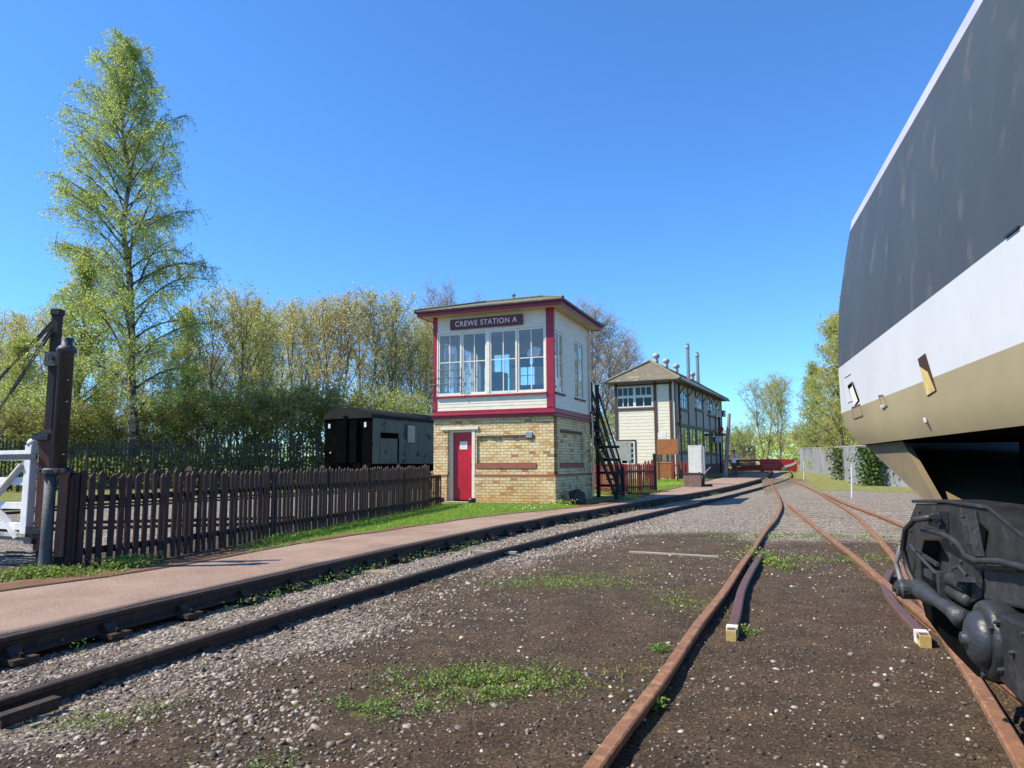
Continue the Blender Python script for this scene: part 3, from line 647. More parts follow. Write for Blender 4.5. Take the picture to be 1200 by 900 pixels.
for k_, (i0, i1, lab) in enumerate(((20, 60, 'weeds at the foot of the far rail in the near stretch'), (60, 125, 'weeds at the foot of the far rail in the distant stretch'))):
    q = pf[rng.integers(i0, i1, 2600)]; x = q[:, 0]+rng.normal(.18, .12, len(q)); y = q[:, 1]+rng.normal(0, .1, len(q))
    kk = fbm(x*1.6, y*1.6, 2, 19) > .56; x, y = x[kk], y[kk]
    tag(cards('weeds', np.stack([x, y, ground_h(x, y)+rng.random(len(x))*.10], -1), rng.uniform(.015, .04, len(x)), WEED, aspect=.6), lab, 'weeds', kind='stuff')
# verge weeds by the gate posts
for nm, cx, cy, rx, ry, n_, h_, lab in (('weeds', -4.95, 7.75, .6, .28, 2600, .12, 'leafy verge weeds at the foot of the iron gate post'), ('weeds', -4.45, 8.35, .3, .4, 1600, .16, 'tall verge weeds at the near end of the brown picket fence'), ('weeds', -3.75, 10.9, .12, 1.3, 700, .10, 'ragged weeds along the foot of the brown picket fence'),
                                      ('weeds', -5.6, 6.9, .7, .45, 2200, .05, 'low green verge left of the iron gate post')):
    weed_patch(nm, cx, cy, rx, ry, n_*2, h_, .035, lab, VERGE)
# lawns
def blades(name, X, Y, Z, hgt, mat, label, wd=.012):
    n = len(X); a = rng.uniform(0, 6.28, n); dx, dy = np.cos(a)*wd, np.sin(a)*wd; h = hgt*rng.uniform(.5, 1.2, n); lx, ly = rng.normal(0, .4, n)*h, rng.normal(0, .4, n)*h
    V = np.stack([np.stack([X-dx, Y-dy, Z], -1), np.stack([X+dx, Y+dy, Z], -1), np.stack([X+lx, Y+ly, Z+h], -1)], 1).reshape(-1, 3)
    return tag(np_mesh(name, V, np.arange(n*3), 3, mat), label, 'grass', kind='stuff')
def inpoly(x, y, poly):
    c = np.zeros(len(x), bool); m = len(poly)
    for i in range(m):
        (x1, y1), (x2, y2) = poly[i], poly[(i+1) % m]
        c ^= ((y1 > y) != (y2 > y)) & (x < (x2-x1)*(y-y1)/(y2-y1+1e-12)+x1)
    return c
LAWN = [(-3.6, 9.5), (-3.34, 10.3), (-2.3, 12.6), (-.79, 15.6), (1.04, 18.1), (1.75, 19.3), (1.35, 20.45), (-2.5, 22), (-2.2, 19.5), (-3.2, 14.9), (-3.85, 11.6)]
LAWN2 = [(5.3, 27.6), (6.2, 29.4), (8.0, 34.3), (10.7, 40.8), (11.2, 44.3), (8.6, 44.5), (4.0, 35), (3.2, 29), (3.5, 27.3)]
LG = M('lawn_soil_green', (.19, .29, .045), .95, (.23, .31, .06), 2.5, bump=.8, bscale=60, col3=(.16, .15, .06), scale3=5, lo3=.58, hi3=.75, spec=.1)
for poly, lab, n_, dens in ((LAWN, 'mown green lawn between the picket fence, the pink path and the brick signal box', 52000, .032), (LAWN2, 'mown lawn behind the red picket fence', 30000, .07)):
    P = np.array(poly); c = P.mean(0)
    if True:
        x = rng.uniform(P[:, 0].min(), P[:, 0].max(), n_*2); y = rng.uniform(P[:, 1].min(), P[:, 1].max(), n_*2); k = inpoly(x+(fbm(x*2, y*2, 3, 3)-.5)*.5, y, poly)
        x, y = x[k], y[k]
        blades('grass', x, y, .028+rise(y)+np.zeros(len(x)), dens, GRASSM, lab, .013)
    mb = MB(); k = len(poly)
    mb.add([(p[0], p[1], .024+float(rise(p[1]))) for p in poly], [tuple(range(k))]); o = mb.build('lawn', LG); tag(o, kind='structure')
    if float(o.data.polygons[0].normal.z) < 0: o.data.flip_normals()
for (cx, cy, sx, sy, n_, lab) in ((.2, 18.6, 1.0, .5, 90, 'white daisies in the lawn before the brick signal box'),):
    x = cx+rng.normal(0, sx, n_); y = cy+rng.normal(0, sy, n_); k = inpoly(x, y, LAWN); x, y = x[k], y[k]
    tag(cards('daisies', np.stack([x, y, np.full(len(x), .075)], -1), .035, WHITE, aspect=1), lab, 'flowers', kind='stuff')
print('ground done')
# ================================================================== brick signal box
X3, Y3, Z3 = Vector((1, 0, 0)), Vector((0, 1, 0)), Vector((0, 0, 1))
def sash(mb_f, mb_g, O, U, N, u0, u1, z0, z1, cols, rows, fr=.06, bar=.022, dep=.05, mid=None):
    """one sash: frame + glazing bars into mb_f, pane into mb_g; N points inward"""
    def bx(mb, a, b, c, d, n0, n1):
        O_ = Vector(O); U_ = Vector(U); N_ = Vector(N)
        P = [O_+U_*u+Z3*z+N_*n for n in (n0, n1) for u, z in ((a, c), (b, c), (b, d), (a, d))]
        mb.add(P, [(0, 1, 2, 3), (7, 6, 5, 4), (0, 4, 5, 1), (1, 5, 6, 2), (2, 6, 7, 3), (3, 7, 4, 0)])
    bx(mb_f, u0, u0+fr, z0, z1, 0, dep); bx(mb_f, u1-fr, u1, z0, z1, 0, dep)
    bx(mb_f, u0+fr, u1-fr, z0, z0+fr, 0, dep); bx(mb_f, u0+fr, u1-fr, z1-fr, z1, 0, dep)
    for i in range(1, cols):
        c = u0+fr+(u1-u0-2*fr)*i/cols; bx(mb_f, c-bar/2, c+bar/2, z0+fr, z1-fr, .004, dep-.006)
    for j in range(1, rows):
        c = z0+fr+(z1-z0-2*fr)*(mid if mid and rows == 2 else j/rows); bx(mb_f, u0+fr, u1-fr, c-bar/2, c+bar/2, .007, dep-.009)
    bx(mb_g, u0+fr, u1-fr, z0+fr, z1-fr, dep*.45, dep*.55)
def window(parent, name, O, U, N, sashes, fmat, gmat=None, label=None, **kw):
    f = MB(); g_ = MB()
    for s_ in sashes: sash(f, g_, O, U, N, *s_, **kw)
    w_ = f.build(name, fmat, parent); g_.build('glass', gmat or GLASS, w_)
    if label: w_['label'] = label
    return w_
def lbox(parent, name, mat, *b, bevel=0, label=None):
    mb = MB()
    for q in b: mb.box(*q)
    o = mb.build(name, mat, parent, bevel=bevel)
    if label: o['label'] = label
    return o
def text_mesh(name, s, size, mat, parent, M4, extrude=.006, spacing=1.0, xscale=1.0, width=None):
    cu = bpy.data.curves.new('t', 'FONT'); cu.body = s; cu.size = size; cu.extrude = extrude; cu.align_x = 'CENTER'; cu.align_y = 'CENTER'; cu.space_character = spacing; cu.offset = size*.012
    tmp = bpy.data.objects.new('t', cu); COL.objects.link(tmp)
    dg = bpy.context.evaluated_depsgraph_get(); me = bpy.data.meshes.new_from_object(tmp.evaluated_get(dg)); bpy.data.objects.remove(tmp)
    if width:
        xs_ = [v.co.x for v in me.vertices]; k = width/(max(xs_)-min(xs_)); me.transform(Matrix.Scale(k, 4, X3))
    me.transform(M4); me.materials.clear(); me.materials.append(mat)
    o = bpy.data.objects.new(name, me); COL.objects.link(o); o.parent = parent
    return o
B1 = empty('signal_box', (1.2, 20.5, 0), 21.7, 'two storey signal box with yellow brick base, cream boarded top and maroon trim', 'signal box')
W, Lb = 3.9, 3.9
# brick base: plinth (slightly proud) and upper base with recessed blind windows
door = (-3.42, -2.50, -.2, 2.20)
lbox(B1, 'brick_plinth', BRICK, (-W-.04, door[0]-.005, -.04, .26, -.25, .80)); lbox(B1, 'brick_plinth', BRICK, (door[1]+.005, .04, -.04, .26, -.25, .80))
mb = MB(); mb.wall((.04, -.04+.302, 0), Y3, -X3, 0, Lb-.24, -.25, .80, [], .30); mb.build('brick_plinth', BRICK, B1)
mb = MB(); mb.wall((0, 0, 0), X3, Y3, -W, 0, .86, 2.56, [(door[0], door[1], -.2, door[3]), (-2.44, -.57, 1.20, 2.02)], .30, edges=False); mb.build('brick_wall', BRICK, B1)
mb = MB(); mb.wall((0, .302, 0), Y3, -X3, 0, Lb-.30, .86, 2.56, [(.25, 2.70, 1.20, 2.19)], .30); mb.build('brick_wall', BRICK, B1)
lbox(B1, 'brick_wall', BRICK, (-W, -W+.3, .302, Lb, -.25, 2.56)); lbox(B1, 'brick_wall', BRICK, (-W+.302, -.302, Lb-.3, Lb, -.25, 2.56))
lbox(B1, 'blind_window', BRICK, (-2.438, -.572, .045, .2, 1.202, 2.018)); lbox(B1, 'blind_window', BRICK, (-.2, -.055, .56, 3.0, 1.202, 2.188))
lbox(B1, 'string_course', REDBRICK, (-W-.045, door[0], -.045, .25, .802, .858), (door[1], .045, -.045, .25, .802, .858), (-.25, .045, .252, Lb+.04, .802, .858))
lbox(B1, 'brick_sill', REDBRICK, (-2.47, -.54, -.022, .10, 1.05, 1.20)); lbox(B1, 'brick_sill', REDBRICK, (-.10, .022, .50, 3.05, 1.05, 1.20))
mb = MB(); x_ = -2.46
while x_ < -.60:   # ragged dark strip along the head of the blind window
    w_ = rnd.uniform(.06, .16); mb.box(x_, x_+w_, .004, .09, 1.93+rnd.uniform(-.02, .04), 2.03); x_ += w_+rnd.uniform(-.01, .025)
mb.build('dark_head_strip', M('dark_brick_head', (.05, .032, .022), .9, (.16, .10, .06), 14), B1)
mb = MB(); mb.box(-.09, -.004, .54, 2.9, 2.10, 2.20); mb.build('dark_head_strip', M('dark_brick_head_side', (.06, .038, .028), .9, (.14, .09, .055), 14), B1)  # plain dark strip at the head of the side blind window
# door set back in its reveal
mb = MB(); mb.box(-3.42, -3.30, .10, .22, 0, 2.14); mb.box(-2.60, -2.50, -.012, .22, .0, 2.20); mb.box(-3.42, -2.60, .10, .22, 2.14, 2.20)
df = mb.build('door_frame', CREAM, B1)
mb = MB(); mb.box(-3.30, -2.60, .165, .205, .10, 2.13); d_ = mb.build('door', DOORRED, B1)
lbox(d_, 'notice', WHITE, (-3.08, -2.83, .155, .163, 1.62, 1.86), label='white paper notice on red door')
mb = MB(); mb.tube([(-2.68, .165, 1.20), (-2.68, .12, 1.20), (-2.68, .12, 1.06), (-2.68, .165, 1.06)], .01, 6); mb.build('handle', BLACKP, d_)
mb = MB()
for i in range(1, 6): mb.box(-3.30+i*.115, -3.296+i*.115, .1635, .166, .12, 2.11)
mb.build('board_joint', DARKRED, d_)
lbox(B1, 'lintel', CREAM, (-3.62, -2.38, -.05, .03, 2.21, 2.30), bevel=.006)
lbox(B1, 'doorstep', CONC, (-3.40, -2.58, -.32, .0-.045, -.1, .07), bevel=.01)
lbox(B1, 'wall_plate', GREYM, (-.86, -.66, -.02, -.001, 1.93, 2.10), bevel=.004)
# maroon band between the storeys
lbox(B1, 'maroon_band', RED, (-W-.045, .045, -.045, .1, 2.56, 2.64), (-W-.08, .08, -.08, .1, 2.642, 2.70), (-W-.02, .02, -.02, .1, 2.702, 2.80), (-.1, .045, .102, Lb+.04, 2.56, 2.64), (-.1, .08, .102, Lb+.06, 2.642, 2.70), (-.1, .02, .102, Lb+.02, 2.702, 2.80), bevel=.006)
lbox(B1, 'maroon_band', RED, (-W-.04, -W+.1, .102, Lb, 2.56, 2.80))
lbox(B1, 'lead_flashing', BLACKP, (-W-.09, .09, -.09, .05, 2.545, 2.558), (-.05, .09, .052, Lb+.06, 2.545, 2.558))
# upper timber storey
LU = 3.72
lbox(B1, 'corner_post', RED, (-W-.03, -W+.11, -.03, .11, 2.802, 5.74), bevel=.006); lbox(B1, 'corner_post', RED, (-.20, .03, -.03, .03, 2.802, 5.74), (.002, .03, .032, .10, 2.802, 5.74), bevel=.006)
lbox(B1, 'corner_post', CREAM, (-.06, .025, LU-.08, LU+.02, 2.802, 5.74))
fw = [(-W+.12, -2.09, 3.28, 5.20), (-2.03, -.21, 3.28, 5.20)]
mb = MB(); mb.clap((0, 0, 0), X3, Y3, -W+.11, -.20, 2.80, 3.20, .10); mb.build('weatherboard', CREAM, B1); mb = MB(); mb.clap((0, 0, 0), X3, Y3, -W+.11, -.20, 5.24, 5.74, .10); mb.build('weatherboard', CREAM, B1)
mb = MB(); mb.box(-W+.11, -.20, .012, .04, 2.80, 3.20); mb.box(-W+.11, -.20, .012, .04, 5.24, 5.74); mb.build('inner_lining', CREAM, B1)
sw = [(.10, .95), (2.12, 3.18)]
mb = MB()
for a, b, c, d in ((.10, LU-.08, 2.80, 3.24), (.10, LU-.08, 5.10, 5.74), (.95, 2.12, 3.24, 5.10), (3.18, LU-.08, 3.24, 5.10)): mb.clap((0, 0, 0), Y3, -X3, a, b, c, d, .10)
mb.build('weatherboard', CREAM, B1)
mb = MB()
for a, b, c, d in ((.04, LU-.02, 2.80, 3.24), (.04, LU-.02, 5.10, 5.74), (.95, 2.12, 3.24, 5.10), (3.18, LU-.02, 3.24, 5.10)): mb.box(-.04, -.012, a, b, c, d)
mb.build('inner_lining', CREAM, B1)
lbox(B1, 'window_surround', SASH, (-W+.11, -.20, -.03, .06, 5.20, 5.24), (-W+.11, -W+.15, -.03, .06, 3.25, 5.20), (-2.11, -2.01, -.035, .06, 3.25, 5.20), (-.24, -.20, -.03, .06, 3.25, 5.20), (-W+.11, -.20, -.03, .06, 3.25, 3.285))
lbox(B1, 'window_sill', RED, (-W+.10, -.19, -.075, .06, 3.195, 3.248), bevel=.005)
for (a, b, nm) in ((-W+.15, -2.95, 0), (-2.95, -2.11, 1), (-2.01, -1.12, 0), (-1.12, -.24, 1)):
    window(B1, 'window', (0, .004 if nm else -.016, 0), X3, Y3, [(a+(.0 if not nm else .004), b, 3.29, 5.195)+(2, 2)], SASH, mid=.53, fr=.055, bar=.028)
for i, (a, b) in enumerate(sw):
    window(B1, 'window', (.0, 0, 0), Y3, -X3, [(a, (a+b)/2, 3.26, 5.08, 1, 2), ((a+b)/2+.003, b, 3.26, 5.08, 1, 2)], SASH, fr=.05, bar=.025)
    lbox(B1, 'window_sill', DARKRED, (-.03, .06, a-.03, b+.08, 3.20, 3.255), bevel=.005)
# far walls, floor, ceiling and what stands inside, seen through the glass
mb = MB(); mb.wall((-W, 0, 0), Y3, X3, .11, LU, 2.8, 5.74, [(.5, 1.5, 3.4, 5.1), (2.0, 3.2, 3.4, 5.1)], .06); mb.wall((-W+.06, LU, 0), X3, -Y3, 0, W-.1, 2.8, 5.74, [(.35, 1.05, 3.4, 5.1), (1.35, 2.0, 3.4, 5.1), (2.5, 3.4, 2.85, 4.9)], .06); mb.build('rear_wall', CREAM, B1)
window(B1, 'window', (-W, 0, 0), Y3, X3, [(.5, 1.5, 3.4, 5.1, 2, 2), (2.0, 3.2, 3.4, 5.1, 2, 2)], SASH)
window(B1, 'window', (-W+.06, LU-.02, 0), X3, -Y3, [(.35, 1.05, 3.4, 5.1, 2, 2), (1.35, 2.0, 3.4, 5.1, 2, 2)], SASH)
for x0, w0, h0 in ((-3.60, .07, 4.72), (-3.38, .12, 4.85), (-3.05, .10, 4.62), (-2.78, .09, 4.5), (-2.52, .07, 4.3), (-2.32, .06, 4.15)):
    mb = MB(); mb.prism([(x0, 3.3), (x0+w0, 3.3), (x0+w0, h0-.12), (x0, h0)], (0, .30, 0), X3, Z3, Y3, .03); mb.build('blind', WHITE, B1)
mb = MB(); mb.prism([(-.95, 4.42), (-.78, 4.34), (-.55, 4.40), (-.50, 4.62), (-.72, 4.68), (-.9, 4.60)], (0, .35, 0), X3, Z3, Y3, .05); mb.build('chart', WHITE, B1)
lbox(B1, 'floor', INTD, (-W+.06, -.06, .06, LU-.07, 2.80, 2.86)); lbox(B1, 'ceiling', CREAM, (-W+.06, -.06, .06, LU-.07, 5.66, 5.70))
lbox(B1, 'cabinet', INTG, (-2.55, -2.15, 1.3, 1.8, 2.87, 4.1)); lbox(B1, 'desk', INTG, (-1.7, -.5, 1.4, 2.0, 3.55, 3.65), (-1.65, -1.6, 1.45, 1.5, 2.87, 3.55), (-.6, -.55, 1.45, 1.5, 2.87, 3.55))
lbox(B1, 'block_shelf', INTG, (-1.75, -.45, 1.0, 1.3, 4.2, 4.25), (-1.5, -1.2, 1.05, 1.3, 4.26, 4.6), (-1.0, -.75, 1.05, 1.3, 4.26, 4.55))
mb = MB(); mb.tube([(.10, LU-.02, 5.8), (.07, LU-.0, 5.6), (.07, LU+.0, 2.9)], .03, 8); mb.tube([(.10, LU+.02, 2.85), (.10, Lb-.05, 2.5), (.10, Lb-.05, .1)], .03, 8); mb.build('drainpipe', CREAM, B1)
# roof
o_ = .40; e0, e1, f0, f1 = -W-o_, o_, -o_, LU+o_
mb = MB(); mb.box(e0+.02, e1-.02, f0+.02, f1-.02, 5.742, 5.765); mb.build('soffit', SOFFIT, B1)
mb = MB(); mb.box(e0, e1, f0, f0+.03, 5.72, 5.83); mb.box(e1-.03, e1, f0+.032, f1, 5.72, 5.83); mb.box(e0, e0+.03, f0+.032, f1, 5.72, 5.83); mb.box(e0+.032, e1-.032, f1-.03, f1, 5.72, 5.83); mb.build('fascia', RED, B1)
mb = MB(); mb.box(e0-.05, e1+.05, f0-.07, f0, 5.835, 5.90); mb.box(e1, e1+.07, f0-.07, f1+.05, 5.832, 5.90); mb.box(e0-.07, e0, f0-.07, f1+.05, 5.832, 5.90); mb.build('gutter', M('dark_maroon_gutter', (.05, .012, .018), .5), B1)
zr = 6.55; ym = (f0+f1)/2; ra, rb = e0+1.35, e1-1.3
V_ = [(e0-.06, f0-.08, 5.90), (e1+.08, f0-.08, 5.90), (e1+.08, f1+.06, 5.90), (e0-.06, f1+.06, 5.90), (ra, ym, zr), (rb, ym, zr)]
mb = MB(); mb.add(V_+[(p[0], p[1], p[2]-.03) for p in V_[:4]], [(0, 1, 5, 4), (1, 2, 5), (2, 3, 4, 5), (3, 0, 4), (0, 6, 7, 1), (1, 7, 8, 2), (2, 8, 9, 3), (3, 9, 6, 0), (6, 9, 8, 7)]); rf = mb.build('roof', SLATE, B1)
mb = MB()
for a, b in ((0, 4), (1, 5), (2, 5), (3, 4), (4, 5)): mb.tube([Vector(V_[a])+Z3*.01, Vector(V_[b])+Z3*.02], .045, 6)
mb.build('ridge_tile', SLATE, rf)
mb = MB(); mb.lathe((-2.0, ym+.1, zr-.1), Z3, [(.05, 0), (.05, .25), (.08, .26), (.08, .30), (.02, .34)], 10); mb.build('roof_vent', GREYM, rf)
# name board
nb = lbox(B1, 'name_board', SIGNM, (-3.32, -.92, -.075, -.03, 5.30, 5.615), bevel=.008, label='maroon board reading CREWE STATION A')
text_mesh('lettering', 'CREWE STATION A', .23, LETTER, nb, Matrix.Translation((-2.12, -.078, 5.458)) @ Matrix.Rotation(R(90), 4, 'X'), .004, 1.12, width=2.05)
# guard bars outside the left-hand sash, bracket on the corner
mb = MB()
for zz in (3.62, 3.82, 4.05): mb.tube([(-W-.12, -.13, zz), (-2.9, -.13, zz)], .010, 6)
for xx in (-W-.12, -2.9): mb.tube([(xx, -.13, 3.3), (xx, -.13, 4.1)], .012, 6); mb.tube([(xx, -.13, 3.4), (xx, .0, 3.4)], .01, 6)
mb.build('window_guard', M('guard_bar_steel', (.2, .19, .17), .5), B1)
# outside stair behind the box
ST = empty('timber_stair', tuple(B1.matrix_basis @ Vector((0, 0, 0))) if 0 else (1.2, 20.5, 0), 21.7, 'steep blackened timber stair rising behind the brick signal box', 'stair')
for s_, yy in ((0, 4.15), (1, 5.0)):
    mb = MB(); mb.bar((.80, yy, 0), (-.30, yy, 2.95), .06, .22, up=(0, 1, 0)); mb.build('stringer', BLKWOOD, ST)
    mb = MB(); mb.bar((.84, yy, .95), (.0, yy, 3.72), .05, .07, up=(0, 1, 0)); mb.bar((.84, yy, .0), (.84, yy, 1.05), .09, .09); mb.bar((-.02, yy, 2.2), (-.02, yy, 3.95), .11, .11); mb.bar((.84, yy, .5), (.0, yy, 3.25), .04, .05, up=(0, 1, 0)); mb.build('handrail', BLKWOOD, ST)
for i in range(12):
    t_ = (i+.7)/12.5; mb = MB(); c = Vector((.80-1.10*t_, 4.575, 2.95*t_)); mb.box(c.x-.13, c.x+.13, 4.19, 4.96, c.z-.02, c.z+.02); mb.build('tread', BLKWOOD, ST)
mb = MB(); mb.box(-1.6, -.06, 3.95, 5.1, 2.86, 2.95); mb.bar((-.05, 5.05, 0), (-.05, 5.05, 2.9), .12, .12); mb.bar((-1.5, 5.05, 0), (-1.5, 5.05, 2.9), .12, .12); mb.build('landing', BLKWOOD, ST)
mb = MB()
for zz in (.35, .8, 1.25, 1.7): mb.box(.0, .7, 5.15, 5.19, zz, zz+.09)
mb.build('brace', BLKWOOD, ST)
# pots at the doorstep and a dark boulder at the corner
def w1(x, y, z): 
    T_ = Matrix.Translation((1.2, 20.5, 0)) @ Matrix.Rotation(-R(21.7), 4, 'Z'); return T_ @ Vector((x, y, z))
for (xx, lab) in ((-3.52, 'round black pot left of the white doorstep'), (-2.48, 'round black pot right of the white doorstep'), (-3.86, 'small black pot at the fence end left of the doorstep')):
    c = w1(xx, -.26, .0); mb = MB(); mb.lathe(c, Z3, [(.06, -.02), (.105, .02), (.125, .10), (.115, .17), (.10, .175), (.09, .13)], 14); tag(mb.build('plant_pot', BLACKP, smooth=True), lab, 'pot')
c = w1(.45, .75, 0); mb = MB(); ofs = len(mb.v)
vv = IV.copy()*np.array([.28, .36, .40])*np.array([[rnd.uniform(.8, 1.2)] for _ in range(12)]); mb.add([(c.x+a, c.y+b_, c.z+.12+max(d, -.3)*1.0) for a, b_, d in vv], [tuple(f_) for f_ in IF])
tag(mb.build('boulder', M('dark_brown_stone', (.035, .025, .022), .9, (.06, .045, .04), 5, bump=.6)), 'dark brown lump of stone leaning at the side wall of the brick signal box', 'rock')
for (a, b_, lab) in ((.15, .05, 'leafy tuft at the near corner of the brick signal box'), (1.5, 3.2, 'green tuft by the foot of the black stair')):
    c = w1(a, b_, 0); weed_patch('weeds', c.x, c.y, .35, .25, 700, .16, .05, lab, LEAF_GREEN)

# ================================================================== cream signal box beyond
B2 = empty('signal_box', (10.65, 46.5, .12), 26.2, 'long cream boarded signal box with brown tiled hipped roof standing beyond the brick one', 'signal box')
W2, L2, H2 = 4.0, 17.3, 6.45
mb = MB(); mb.wall((0, 0, 0), X3, Y3, -W2, 0, -.2, H2, [(-3.92, -1.42, 4.72, 6.2), (-3.74, -2.72, .9, 2.5), (-1.06, -.12, .1, 2.45)], .15)
mb.wall((0, .152, 0), Y3, -X3, 0, L2-.15, -.2, H2, [(1.6, 3.9, 4.72, 6.02), (6.4, 8.9, 5.02, 5.95), (11.0, 13.4, 4.85, 6.1), (13.9, 16.5, 4.85, 6.1)]+[(a, a+2.3, 1.75, 3.52) for a in (1.5, 4.1, 6.7, 9.3, 11.9)], .15)
mb.box(-W2, -W2+.15, .152, L2, -.2, H2); mb.box(-W2+.152, 0, L2-.15, L2, -.2, H2); mb.build('wall', CREAM, B2)
mb = MB()
for a, b, c, d in ((-W2+.1, -1.3, 2.6, 4.6), (-W2+.1, -3.85, .8, 2.6), (-2.62, -1.3, .8, 2.6), (-W2+.1, -1.3, 0, .8), (-1.1, -.3, 2.55, H2), (-W2+.1, -1.3, 6.25, H2)): mb.clap((0, 0, 0), X3, Y3, a, b, c, d, .22, .016)
mb.build('weatherboard', CREAM, B2)
mb = MB()
segs = [(1.6, 3.9, 4.72, 6.02), (6.4, 8.9, 5.02, 5.95), (11.0, 13.4, 4.85, 6.1), (13.9, 16.5, 4.85, 6.1)]
cuts = [.3, 1.6, 3.9, 6.4, 8.9, 11.0, 13.4, 13.9, 16.5, L2]
for a, b in zip(cuts[:-1], cuts[1:]):
    wn = [s_ for s_ in segs if abs(s_[0]-a) < .01]
    if wn: mb.clap((0, .0, 0), Y3, -X3, a, b, 3.6, wn[0][2], .22, .016); mb.clap((0, 0, 0), Y3, -X3, a, b, wn[0][3], H2, .22, .016)
    else: mb.clap((0, 0, 0), Y3, -X3, a, b, 3.6, H2, .22, .016)
mb.clap((0, 0, 0), Y3, -X3, .3, 1.5, .9, 3.6, .22, .016); mb.clap((0, 0, 0), Y3, -X3, 14.3, L2, .9, 3.6, .22, .016); mb.clap((0, 0, 0), Y3, -X3, 1.5, 14.3, .9, 1.7, .22, .016)
mb.build('weatherboard', GREYB, B2)
mb = MB(); mb.box(.001, .06, .2, L2, -.1, .95); mb.build('brick_base', M('purple_brick_base', (.16, .10, .095), .9, (.12, .07, .065), 5), B2)
for a in (-W2, -1.30, -.26):
    lbox(B2, 'corner_board', BROWN, (a-.05, a+(.12 if a > -1 else .14), -.06, -.032, 0 if a < -1.35 or a > -1 else 0, H2))
lbox(B2, 'corner_board', BROWN, (.032, .06, .0, .28, 0, H2))
for y_ in (1.5, 4.05, 6.6, 9.2, 11.8, 14.3, L2-.1): lbox(B2, 'wall_post', BROWN, (.034, .075, y_-.07, y_+.07, .9, H2))
lbox(B2, 'wall_rail', BROWN, (.034, .07, .3, L2, 3.54, 3.68), (.034, .07, .3, L2, 1.62, 1.74), (.034, .09, .3, L2, H2-.12, H2)); lbox(B2, 'wall_rail', BROWN, (-W2, -1.3, -.06, -.032, 4.56, 4.68), (-W2, -.1, -.06, -.032, 6.22, 6.32))
for i, (a, b) in enumerate(((-3.92, -2.67), (-2.67, -1.42))):
    window(B2, 'window', (0, -.03, 0), X3, Y3, [(a, b, 5.48, 6.18, 3, 1), (a, b, 4.74, 5.48, 2 if i else 3, 1)], WHITE, GLASSD, fr=.09, bar=.06)
window(B2, 'window', (0, -.03, 0), X3, Y3, [(-3.74, -2.72, .92, 2.48, 2, 4)], WHITE, GLASSD, fr=.1, bar=.05)
lbox(B2, 'window_surround', BROWN, (-3.84, -2.62, -.045, -.032, 2.5, 2.6), (-3.84, -3.74, -.045, -.032, .9, 2.5), (-2.72, -2.62, -.045, -.032, .9, 2.5))
lbox(B2, 'interior', M('dim_teal_blind', (.10, .15, .165), .8, (.075, .11, .125), 3), (-W2+.3, -.3, .6, L2-.4, .1, 6.2))
dd = lbox(B2, 'door', BROWN, (-1.06, -.98, -.02, .1, .1, 2.45), (-.2, -.12, -.02, .1, .1, 2.45), (-.98, -.2, -.02, .1, 2.3, 2.45), (-.98, -.2, -.02, .1, .1, .9), (-.62, -.54, -.02, .1, .9, 2.3)); lbox(dd, 'door_pane', M('faded_door_pane', (.22, .22, .15), .3), (-.98, -.2, .03, .05, .9, 2.3))
for a, b, c, d in segs:
    window(B2, 'window', (.02, 0, 0), Y3, -X3, [(a, (a+b)/2, c, d, 2, 2), ((a+b)/2, b, c, d, 2, 2)], GREYB, GLASSD, fr=.1, bar=.05)
    lbox(B2, 'window_sill', BROWN, (.02, .12, a-.1, b+.1, c-.14, c-.04))
for a in (1.5, 4.1, 6.7, 9.3, 11.9):
    window(B2, 'window', (.02, 0, 0), Y3, -X3, [(a+.05, a+2.25, 1.77, 3.5, 2, 1)], BROWN, glass_mat('teal_glass', (.45, .55, .56), .03) if a < 2 else bpy.data.materials['teal_glass'], fr=.08, bar=.04)
o_ = .55; ex0, ex1, ey0, ey1 = -W2-o_, o_, -o_, L2+o_
V_ = [(ex0, ey0, 6.50), (ex1, ey0, 6.50), (ex1, ey1, 6.50), (ex0, ey1, 6.50), (-W2/2, 1.75, 8.05), (-W2/2, L2-1.75, 8.05)]
mb = MB(); mb.add(V_+[(p[0], p[1], p[2]-.12) for p in V_[:4]], [(0, 1, 4), (1, 2, 5, 4), (2, 3, 5), (3, 0, 4, 5), (0, 6, 7, 1), (1, 7, 8, 2), (2, 8, 9, 3), (3, 9, 6, 0), (6, 9, 8, 7)]); rf = mb.build('roof', TILE2, B2)
mb = MB()
for a, b in ((0, 4), (1, 4), (2, 5), (3, 5), (4, 5)): mb.tube([Vector(V_[a])+Z3*.02, Vector(V_[b])+Z3*.05], .10, 6)
mb.build('ridge_tile', M('lichen_ridge_tile', (.24, .215, .14), .9, (.17, .15, .10), 2), rf)
lbox(B2, 'gutter', BLACKP, (ex1, ex1+.12, ey0-.1, ey1+.1, 6.36, 6.47), (ex0, ex1, ey0-.12, ey0, 6.36, 6.47))
for y_ in (1.5, 4.05, 6.6, 9.2, 11.8, 14.3):
    mb = MB(); mb.bar((.07, y_, 5.7), (.5, y_, 6.36), .07, .07); mb.build('eave_bracket', BROWN, B2)
mb = MB(); mb.tube([(.12, .8, 6.3), (.12, .8, 5.6), (.14, .8, 3.4)], .05, 6); mb.bar((.1, 1.5, 4.2), (.1, .4, 2.9), .04, .04); mb.build('drainpipe', BROWN, B2)
for y_ in (3.35, 6.25, 9.5, 15.4):
    mb = MB(); mb.lathe((-W2/2, y_, 7.95), Z3, [(.17, 0), (.17, .45), (.12, .50), (.26, .58), (.27, .75), (.2, .86), (.04, .93)], 12); mb.build('roof_ventilator', M('pale_zinc_vent', (.42, .43, .42), .5) if y_ < 4 else bpy.data.materials['pale_zinc_vent'], rf, smooth=True)
